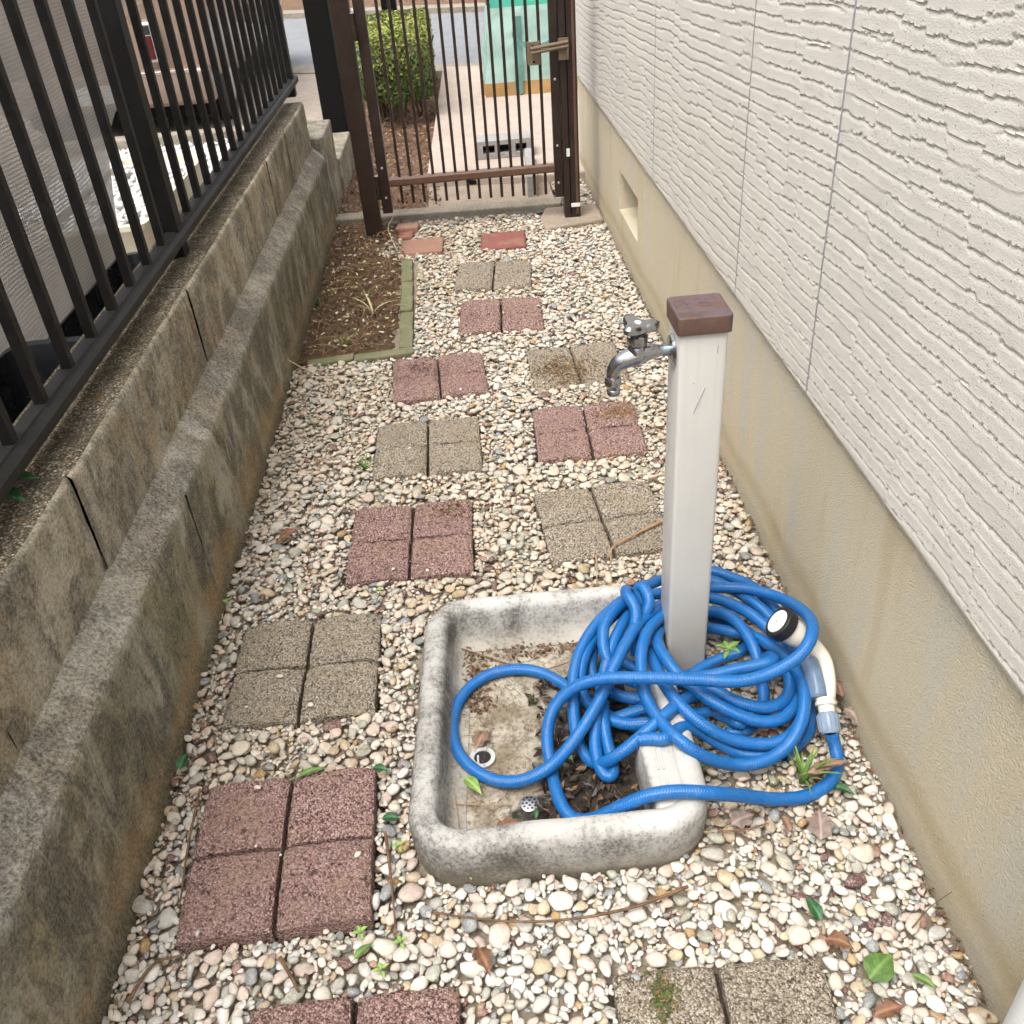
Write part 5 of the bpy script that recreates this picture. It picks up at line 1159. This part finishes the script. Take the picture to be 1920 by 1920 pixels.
# ------------------------------------------------------------------ single leaves, twigs and weeds
def leaf_shape(L, Wd, curl=0.15, fold=0.2, n=15, rough=0.0):
    P = []; ph = random.uniform(0, 9)
    for i in range(n):
        t = i / (n - 1); w = Wd / 2 * 1.12 * (math.sin(math.pi * t ** 0.7) ** 1.15) * (1 - 0.25 * t)
        z = curl * L * math.sin(math.pi * t); row = []
        for v in (-1, -0.66, -0.33, 0, 0.33, 0.66, 1):
            e = 1 + rough * math.sin(t * 23 + ph + v * 2) * abs(v)
            row.append((t * L - L / 2, w * v * e, z + fold * w * abs(v) + rough * 0.12 * L * math.sin(t * 9 + v * 2.5 + ph) * (0.3 + abs(v)) + 0.02 * Wd * math.sin(t * 30) * abs(v)))
        P.append(row)
    return np.array(P)
def leaf(px, py, z, L, Wd, yaw, mat, label, cat='leaf', group=None, tilt=(0, 0), curl=0.12, fold=0.25):
    b = MB().grid(leaf_shape(L, Wd, curl, fold, rough=0.22 if mat in ('leaf_brown', 'leaf_grey', 'leaf_rust') else 0.03)); b.tube([(-L / 2 - 0.25 * L, 0, 0), (-L / 2, 0, 0.0), (L * 0.3, 0, curl * L * 0.8)], 0.0006, 5)
    o = b.build('leaf', M[mat], smooth=True); p = GZ(px, py, z); o.location = p; o.rotation_euler = (rad(tilt[0]), rad(tilt[1]), rad(yaw)); return tag(o, label, cat, group)
LG = 'fallen leaves on the gravel'
leaf(1652, 1812, 0.020, 0.056, 0.042, 35, 'leaf', 'broad bright green leaf lying on the gravel at lower right', group=LG, curl=0.1, fold=0.12)
leaf(1524, 1703, 0.020, 0.043, 0.020, 105, 'leaf_dark', 'dark green pointed leaf on gravel between basin and tan paver', group=LG)
leaf(1735, 1842, 0.018, 0.034, 0.014, -45, 'leaf', 'narrow green leaf just right of the broad bright green one', group=LG)
leaf(1670, 1895, 0.018, 0.05, 0.020, 10, 'leaf_rust', 'curled rust-brown leaf near the bottom edge at right', group=LG)
leaf(1575, 1772, 0.020, 0.042, 0.028, -30, 'leaf_rust', 'reddish brown curled leaf near the dark green leaf at right', group=LG, curl=0.25)
leaf(1537, 1545, 0.018, 0.058, 0.042, 75, 'leaf_grey', 'grey-brown broad dead leaf below the front hose strand', group=LG)
leaf(1393, 1537, 0.016, 0.045, 0.035, 20, 'leaf_grey', 'grey-brown dead leaf right of the basin front corner', group=LG)
leaf(1475, 1545, 0.016, 0.028, 0.018, 100, 'leaf_brown', 'small curled dark leaf between two grey-brown dead leaves', group=LG)
leaf(1555, 1437, 0.046, 0.08, 0.022, 12, 'leaf_brown', 'long brown dead leaf lying across the hose beside the grass tuft', group=LG, curl=0.06)
leaf(1595, 1345, 0.02, 0.05, 0.035, 110, 'leaf_grey', 'pale brown dead leaf at the wall foot beside the coupling', group=LG, curl=0.25)
leaf(1570, 1290, 0.03, 0.045, 0.03, 95, 'leaf_brown', 'brown dead leaf between nozzle handle and house wall', group=LG, curl=0.2)
leaf(1530, 1365, 0.016, 0.04, 0.025, 60, 'leaf_brown', 'brown dead leaf tucked between coil and hose coupling', group=LG)
leaf(1580, 1482, 0.014, 0.045, 0.018, -35, 'leaf_dark', 'dark green leaf under the right bend of the hose', group=LG)
leaf(1320, 1437, 0.016, 0.03, 0.012, 10, 'leaf', 'small green leaf right of the basin side ledge', group=LG)
leaf(545, 1003, 0.02, 0.07, 0.03, 40, 'leaf_rust', 'folded brown leaf on the gravel near the wall, left of a red paver', group=LG)
leaf(908, 1805, 0.02, 0.05, 0.025, -70, 'leaf_rust', 'crumpled orange-brown leaf below the long twig', group=LG, curl=0.25)
leaf(682, 1783, 0.02, 0.036, 0.013, 40, 'leaf', 'narrow green leaf below the raised red paver', group=LG)
leaf(716, 1443, 0.03, 0.035, 0.016, -25, 'leaf_dark', 'dark green leaf at the back corner of the raised red paver', group=LG)
leaf(588, 1449, 0.026, 0.06, 0.014, 14, 'leaf', 'long green leaf along the back edge of the raised red paver', group=LG)
leaf(345, 1427, 0.03, 0.04, 0.022, 80, 'leaf_dark', 'dark green leaf hugging the foot of the retaining wall', group=LG)
leaf(735, 1535, 0.02, 0.035, 0.018, -10, 'leaf_dark', 'dark green leaf between raised red paver and basin', group=LG)
leaf(888, 1475, 0.024, 0.05, 0.022, -55, 'leaf_lime', 'lime green leaf on the basin floor under the hose loop', cat='leaf')
leaf(955, 1553, 0.022, 0.055, 0.024, 15, 'leaf_rust', 'brown curled leaf against the front inside of the basin', cat='leaf', curl=0.2)
leaf(905, 1385, 0.02, 0.045, 0.03, 60, 'leaf_brown', 'dark brown leaf beside the loose drain ring in the basin', cat='leaf', curl=0.2)
leaf(1006, 1525, 0.018, 0.022, 0.008, 80, 'leaf_dark', 'tiny dark green leaf just right of the strainer', cat='leaf')
leaf(1068, 1420, 0.018, 0.018, 0.009, 115, 'leaf_lime', 'tiny lime leaf on dark silt under the coil', cat='leaf')
for (x, y, yw, lb_) in ((36, 903, 5, 'dark green serrated leaf poking over the retaining wall top under the fence'), (15, 935, -20, 'second dark green leaf on the wall top, lower of the two at left edge')):
    leaf(x, y, TZ + 0.012, 0.07, 0.042, yw, 'leaf_dark', lb_, cat='leaf', curl=0.1)

def twig(pts, r, mat, label, group='twigs and stems lying about'):
    p = spline([tuple(GZ(*q)) for q in pts], 6); n = len(p); o = MB().tube([Vector(q) for q in p], list(np.linspace(r, r * 0.55, n)), 7).build('twig', M[mat], smooth=True, loc=tuple(p[0])); return tag(o, label, 'twig', group)
twig([(1290, 1662, .024), (1190, 1700, .026), (1080, 1722, .026), (960, 1728, .024), (812, 1712, .022)], 0.0028, 'twig', 'long thin curved brown twig lying on gravel in front of the basin')
twig([(1240, 978, .024), (1195, 1000, .026), (1150, 1025, .026), (1145, 1052, .016)], 0.0034, 'twig_tan', 'bent tan twig lying on the tan paver behind the post')
twig([(1118, 1040, .016), (1119, 1100, .02)], 0.002, 'twig_tan', 'short straight straw between tan paver and basin back rim')
twig([(1120, 760, .02), (1140, 725, .022), (1175, 690, .022)], 0.002, 'twig_tan', 'straw beside the dirt-covered tan paver under the tap')
twig([(722, 1560, .02), (732, 1640, .022), (742, 1740, .02)], 0.0028, 'twig', 'brown stick standing along the basin left side')
twig([(375, 1480, .02), (352, 1590, .022), (338, 1690, .02)], 0.0026, 'twig', 'dark stick between wall and raised red paver')
twig([(525, 1795, .022), (545, 1830, .022), (560, 1860, .02)], 0.0034, 'twig', 'short brown stick pointing at the nearest red paver')
twig([(240, 1880, .02), (285, 1810, .022), (345, 1790, .02)], 0.003, 'twig', 'brown stick in the gravel at the lower left by the wall foot')
twig([(1710, 1740, .02), (1745, 1700, .05), (1785, 1672, .07)], 0.0012, 'twig', 'thin dark stalk leaning on the foundation at right')
twig([(1345, 1560, .02), (1400, 1555, .022), (1440, 1543, .02)], 0.002, 'twig', 'short brown twig right of the basin front corner')
twig([(860, 1215, .02), (1000, 1255, .02), (1085, 1235, .03)], 0.0018, 'twig', 'brown stalk along the back inside of the basin')
twig([(843, 1507, .02), (900, 1508, .021), (962, 1508, .02)], 0.0014, 'twig_tan', 'pale stalk on the basin floor left of the strainer')
twig([(835, 1360, .022), (848, 1450, .022), (862, 1556, .02)], 0.0012, 'twig_tan', 'long pale stem along the left inside of the basin')
twig([(540, 675, .1), (572, 692, .06), (625, 716, .03), (652, 724, .02)], 0.0022, 'straw', 'pale dry grass stem arching from the wall over gravel')
twig([(745, 470, .02), (728, 430, .06), (738, 404, .1)], 0.0016, 'straw', 'pale dry stem standing beside the gate hinge post')

def blades(name, c, n, L, spread, mat, label, w=0.0035, cat='weed', group=None):
    b = MB(); r_ = random
    for k in range(n):
        a = 2 * math.pi * k / n + r_.uniform(-.4, .4); l = L * r_.uniform(0.6, 1.1); d = Vector((math.cos(a), math.sin(a), 0)); side = Vector((-d.y, d.x, 0)); sp_ = spread * r_.uniform(0.5, 1.2); P = []
        for i in range(7):
            t = i / 6; p = Vector(c) + d * (0.003 + l * sp_ * t ** 1.6) + Vector((0, 0, l * (t - 0.42 * sp_ * t * t * 1.3))); ww = w * (1 - t ** 2.2) * 0.5 + 0.0002
            P.append([tuple(p - side * ww), tuple(p + Vector((0, 0, -ww * .5))), tuple(p + side * ww)])
        b.grid(np.array(P))
    o = b.build(name, M[mat], smooth=True, loc=tuple(c)); return tag(o, label, cat, group)
WG = 'small weeds growing in the gravel'
blades('grass_tuft', GZ(1503, 1468, .008), 14, 0.10, 0.62, 'grass', 'bright green grass tuft growing between the hose coil and the front hose strand', 0.007, 'grass', WG)
blades('grass_tuft', GZ(1447, 1474, .008), 3, 0.03, 0.4, 'grass', 'few short grass blades left of the bigger grass tuft', 0.004, 'grass', WG)
blades('grass_tuft', GZ(684, 880, .004), 9, 0.06, 0.9, 'grass', 'thin green grass tuft left of the tan mid-path paver', 0.004, 'grass', WG)
blades('grass_tuft', GZ(700, 590, .01), 9, 0.11, 1.1, 'straw', 'pale sprawling grass clump in the soil bed middle', 0.006, 'grass', WG)
blades('grass_tuft', GZ(645, 650, .012), 6, 0.08, 1.0, 'grass', 'green grass sprig in the soil bed front by the edging', 0.004, 'grass', WG)
blades('grass_tuft', GZ(595, 575, .012), 8, 0.05, 0.8, 'leaf_dark', 'small dark green sprig at the wall side of the soil bed', 0.006, 'grass', WG)
blades('grass_tuft', GZ(690, 560, .012), 5, 0.05, 0.8, 'grass', 'short green sprig near the soil bed edging', 0.004, 'grass', WG)
blades('grass_tuft', GZ(770, 1290, .02), 4, 0.02, 0.5, 'grass', 'tiny sprig left of the basin back corner', 0.003, 'grass', WG)
blades('grass_tuft', GZ(1000, 1320, .014), 5, 0.022, 0.7, 'grass', 'tiny grass sprig on the basin floor inside the hose loop', 0.003, 'grass', WG)
def rosette(c, n, L, mat, label, cat='weed', up=0.5, stem=0.02):
    rt = empty('seedling', tuple(c), label, cat, WG)
    MB().tube([Vector(c) - Vector((0, 0, 0.01)), Vector(c) + Vector((0, 0, stem))], 0.0012, 6).build('stem', M[mat], rt, smooth=True)
    for k in range(n):
        b = MB().grid(leaf_shape(L, L * 0.58, 0.1, 0.2) + np.array([L / 2 + 0.002, 0, 0])); me = b.mesh('leaf', M[mat], smooth=True)
        part('leaf', me, rt, (0, 0, stem - 0.003 * (k % 2)), (0, rad(-25 * up + (k % 2) * 14), 2 * math.pi * k / n + 0.4))
rosette(GZ(1365, 1225, .11), 5, 0.024, 'leaf', 'green five-leaved seedling growing right of the spigot post inside the coil', stem=0.012)
for (x, y, s, lb_) in ((676, 1752, .012, 'small lime seedling at the front corner of the raised red paver'), (752, 1770, .011, 'lime seedling between raised red paver and basin front corner'), (716, 1822, .012, 'lime seedling just above the nearest red paver'),
                   (878, 1640, .012, 'small green seedling against the basin front face'), (748, 1590, .011, 'small lime seedling along the basin left side'), (428, 1131, .011, 'tiny seedling at the wall foot above the tan paver'),
                   (712, 1110, .009, 'tiny seedling at the front edge of the red paver behind the basin'), (960, 640, .008, 'tiny sprig in front of the second red paver from the gate')):
    rosette(GZ(x, y, .015), 4, s, 'leaf_lime', lb_, stem=0.008)

# ------------------------------------------------------------------ neighbour's side seen through the fence
def mk_net():
    t = NT('brown shade net'); uv = t.n('ShaderNodeUVMap'); u, v, _ = t.xyz(uv.outputs[0]); w = t.world(); n = t.noise(w, 5, 4)
    a = t.math('ABSOLUTE', t.math('SINE', t.math('MULTIPLY', u, math.pi / 0.0095))); b = t.math('ABSOLUTE', t.math('SINE', t.math('MULTIPLY', v, math.pi / 0.0105)))
    hole = t.math('MULTIPLY', t.ramp(a, [(0.45, 0), (0.6, 1)]), t.ramp(b, [(0.45, 0), (0.6, 1)]))
    c = t.mix(n, (0.26, 0.25, 0.245), (0.50, 0.485, 0.475))
    t.fin(c, 0.6, t.bump(t.math('ADD', a, b), 0.0004, 0.5), spec=0.3)
    tr_ = t.n('ShaderNodeBsdfTransparent'); mx = t.n('ShaderNodeMixShader'); t.l(t.math('MULTIPLY', hole, 0.28), mx.inputs[0]); t.l(t.b.outputs[0], mx.inputs[1]); t.l(tr_.outputs[0], mx.inputs[2]); t.l(mx.outputs[0], t.out.inputs[0])
    return t.m
M['net'] = mk_net()
ncol, nrow = 150, 90
yr = np.linspace(0.2, 1.0, 2)
U, Vv = np.meshgrid(np.linspace(0, 1, ncol), np.linspace(0, 1, nrow), indexing='ij')
zt_, zb_ = 1.75, 0.33
Zn = zb_ + (zt_ - zb_) * Vv; yend = 2.90 + 1.15 * np.clip((Zn - 0.33) / 0.71, 0, 1.4) + 0.10 * fbm(Zn * 7, Zn * 0, 4, 2)
Yn = -0.6 + (yend + 0.6) * U
Xn = -1.19 + 0.10 * fbm(Yn * 1.6 + Zn * 1.2, Zn * 0.9 - Yn * 0.8, 15, 2) + 0.022 * np.sin(Yn * 6 + Zn * 5) - 0.05 * Vv
Zn = Zn + 0.05 * fbm(Yn * 3, Vv * 0, 19, 2) * (1 - Vv)
b = MB().grid(np.stack([Xn, Yn, Zn], -1)); 
nt = b.build('shade_net', M['net'], smooth=True, loc=(-1.15, 1.5, 0.0))
uvl = nt.data.uv_layers.new(name='UVMap'); lv_ = np.zeros(len(nt.data.loops), np.int32); nt.data.loops.foreach_get('vertex_index', lv_)
uvv = np.stack([Yn.ravel(), Zn.ravel()], -1).astype(np.float32)[lv_]; uvl.data.foreach_set('uv', uvv.ravel())
tag(nt, 'grey-brown woven shade net hanging in folds behind the left end of the fence', 'net')
# what stands under the net
M['blackpl'] = m_simple('glossy black plastic', (0.012, 0.013, 0.015), 0.25)
def tub(name, c, w, d, h, mat, label, cat, taper=0.88, wall=0.012):
    rt = empty(name, c, label, cat); rings = []
    for (k_, z, ins) in ((taper, 0, 0), (1, h, 0), (1.06, h, 0), (1.06, h + 0.02, 0), (1.0, h + 0.02, 0), (0.97, h - 0.02, 0), (taper * 0.95, 0.02, 0)):
        rr_ = rounded([Vector((c[0] - w / 2 * k_, c[1] - d / 2 * k_)), Vector((c[0] + w / 2 * k_, c[1] - d / 2 * k_)), Vector((c[0] + w / 2 * k_, c[1] + d / 2 * k_)), Vector((c[0] - w / 2 * k_, c[1] + d / 2 * k_))], 0.05, 5); rings.append(np.c_[rr_, np.full(len(rr_), c[2] + z)])
    rings = np.array(rings); rings = np.concatenate([rings, rings[:, :1]], 1); b = MB().grid(rings); b.add([tuple(q) for q in rings[-1][:-1]], [tuple(range(rings.shape[1] - 1))])
    b.build('tub', mat, rt, smooth=True, angle=40); return rt
tub('storage_tub', (-1.02, 1.65, 0.02), 0.26, 1.0, 0.42, M['blackpl'], 'black plastic tub with a rounded rim behind the fence at left', 'tub')
tub('storage_tub', (-1.02, 2.62, 0.02), 0.24, 0.75, 0.36, M['blackpl'], 'black plastic tub under the right end of the shade net', 'tub')
M['beige_pl'] = m_simple('beige plastic', (0.5, 0.48, 0.38), 0.5)
pl_ = tub('planter', (-1.52, 4.35, 0.02), 0.42, 1.15, 0.24, M['beige_pl'], 'long beige planter trough filled with white gravel behind the fence', 'planter')
pts = np.c_[rng.uniform(-1.70, -1.34, 700), rng.uniform(3.83, 4.87, 700), rng.uniform(0.235, 0.262, 700)]
M['whitestone'] = m_simple('white crushed stone', (0.5, 0.49, 0.475), 0.8, var=0.2)
def pile(name, pts, r, mat, parent, label=None):
    me0 = SM[0]; V0 = np.array([v.co[:] for v in me0.vertices]); 
    bm = bmesh.new(); bmesh.ops.create_icosphere(bm, subdivisions=1, radius=1); V0 = np.array([v.co[:] for v in bm.verts]); F0 = np.array([[v.index for v in f.verts] for f in bm.faces]); bm.free()
    k = len(V0); sc_ = r * rng.uniform(0.5, 1.2, (len(pts), 1, 1)) * rng.uniform(0.6, 1, (len(pts), 1, 3)); VV = (V0[None] * (1 + 0.15 * rng.normal(size=(len(pts), k, 1))) * sc_ + pts[:, None, :]).reshape(-1, 3); FF = (F0[None] + (np.arange(len(pts)) * k)[:, None, None]).reshape(-1, 3)
    me = bpy.data.meshes.new(name); me.from_pydata(VV.tolist(), [], FF.tolist()); me.materials.append(mat); o = bpy.data.objects.new(name, me); C.objects.link(o); o['kind'] = 'stuff'
    if parent: o.parent = parent; me.transform(Matrix.Translation(-wloc(parent)))
    return o
pile('white_stones', pts, 0.024, M['whitestone'], pl_)
pts = np.c_[rng.uniform(-2.4, -1.15, 2600), rng.uniform(4.9, 6.35, 2600), rng.uniform(0.015, 0.04, 2600)]
o = pile('white_gravel', pts, 0.03, M['whitestone'], None); tag(o, 'bed of white crushed stone between planter and parked car', 'gravel')
for k, x in enumerate((-2.6, -2.05, -1.5)):
    o = MB().box(x, x + 0.53, 6.38, 6.50, 0.0, 0.10).build('kerb_stone', M['kerb'], bevel=0.012, loc=(x + 0.26, 6.44, 0))
    tag(o, ('leftmost', 'middle', 'rightmost')[k] + ' of three pale kerb stones behind the white gravel bed', 'kerb', 'kerb stones at the neighbour bed')
# parked car, rear towards the camera
car = empty('parked_car', (-2.2, 8.3, 0.02), 'bronze compact van parked beyond the fence with its rear towards the camera', 'car')
M['paint'] = m_simple('bronze car paint', (0.26, 0.185, 0.14), 0.3, 0.35, 0.5, 0.05, 3, Coat_Weight=0.6, Coat_Roughness=0.08)
M['glass'] = m_simple('dark car glass', (0.02, 0.024, 0.025), 0.06)
M['red_l'] = m_simple('red tail lamp', (0.08, 0.006, 0.008), 0.15)
M['amber'] = m_simple('amber lamp', (0.45, 0.16, 0.02), 0.2)
xl, xr, yb0, yb1 = -3.02, -1.60, 6.75, 10.0
sec = [(yb0 + 0.06, 0.30, 0.95, 1.60), (yb0, 0.34, 0.95, 1.62), (yb0 + 0.02, 0.30, 0.98, 1.66), (yb0 + 0.5, 0.26, 0.98, 1.75), (8.9, 0.26, 0.98, 1.74), (9.35, 0.26, 0.96, 1.05), (yb1 - 0.06, 0.28, 0.9, 0.95), (yb1, 0.34, 0.75, 0.8)]
cb_ = MB(); P = []
for (y, z0, z1, z2) in sec:
    ring = [(xl + .06, z0), (xl, z0 + .1), (xl, z1), (xl + .14, z2 - .06), (xl + .24, z2), (xr - .24, z2), (xr - .14, z2 - .06), (xr, z1), (xr, z0 + .1), (xr - .06, z0)]; P.append([(x, y, z) for x, z in ring] + [(ring[0][0], y, ring[0][1])])
P = np.array(P); cb_.grid(P[:, ::-1]); cb_.add([tuple(q) for q in P[0][:-1]], [tuple(range(10))]); cb_.add([tuple(q) for q in P[-1][:-1]], [tuple(range(9, -1, -1))])
cb_.build('body', M['paint'], car, smooth=True, angle=40)
bu = MB().box(xl + 0.01, xr - 0.01, yb0 - 0.09, yb0 + 0.06, 0.22, 0.44).build('bumper', M['paint'], car, bevel=0.03, bseg=3, smooth=True)
MB().box(xl + 0.1, xr - 0.1, yb0 - 0.097, yb0 - 0.088, 0.415, 0.432).build('chrome_strip', M['chrome'], bu)
MB().box(xl + 0.5, xr - 0.5, yb0 - 0.1, yb0 - 0.088, 0.27, 0.38).build('plate', M['white_pl'], bu)
for (x0, x1) in ((xr - 0.42, xr - 0.31), (xl + 0.02, xl + 0.12)):
    tl_ = MB().box(x0, x1, yb0 - 0.03, yb0 + 0.03, 0.48, 0.72).build('tail_light', M['steel'], car, bevel=0.015)
    MB().box(x0 + 0.025, x1 - 0.025, yb0 - 0.04, yb0 - 0.02, 0.50, 0.64).build('red_lens', M['red_l'], tl_, bevel=0.006)
    MB().box(x0 + 0.025, x1 - 0.025, yb0 - 0.04, yb0 - 0.02, 0.645, 0.70).build('clear_lens', M['glass'], tl_, bevel=0.006)
MB().add([(xl + .22, yb0 - .004, 1.0), (xr - .22, yb0 - .004, 1.0), (xr - .3, yb0 - .004, 1.5), (xl + .3, yb0 - .004, 1.5)], [(0, 1, 2, 3)]).build('rear_window', M['glass'], car)
MB().add([(xr + .004, 7.0, 1.0), (xr + .004, 8.9, 1.0), (xr - .11, 8.8, 1.58), (xr - .11, 7.1, 1.58)], [(0, 1, 2, 3)]).build('side_window', M['glass'], car)
mr = MB().box(xr + 0.02, xr + 0.2, 8.72, 8.84, 0.44, 0.60).build('side_mirror', M['paint'], car, bevel=0.03, bseg=3, smooth=True)
for (x, y) in ((xl + 0.1, 7.25), (xr - 0.1, 7.25), (xl + 0.1, 9.4), (xr - 0.1, 9.4)):
    wh = MB().lathe((x - 0.08, y, 0.27), (1, 0, 0), [(0, 0.2), (0.01, 0.26), (0.15, 0.26), (0.16, 0.2)], 32).build('wheel', M['black_rub'], car, smooth=True)
    MB().lathe((x - 0.085, y, 0.27), (1, 0, 0), [(0, 0.15), (0.17, 0.15)], 24).build('rim', M['steel'], wh, smooth=True)
MB().box(xl + 0.1, xr - 0.1, yb0 + 0.1, yb1 - 0.1, 0.12, 0.3).build('underbody', M['black_post'], car)
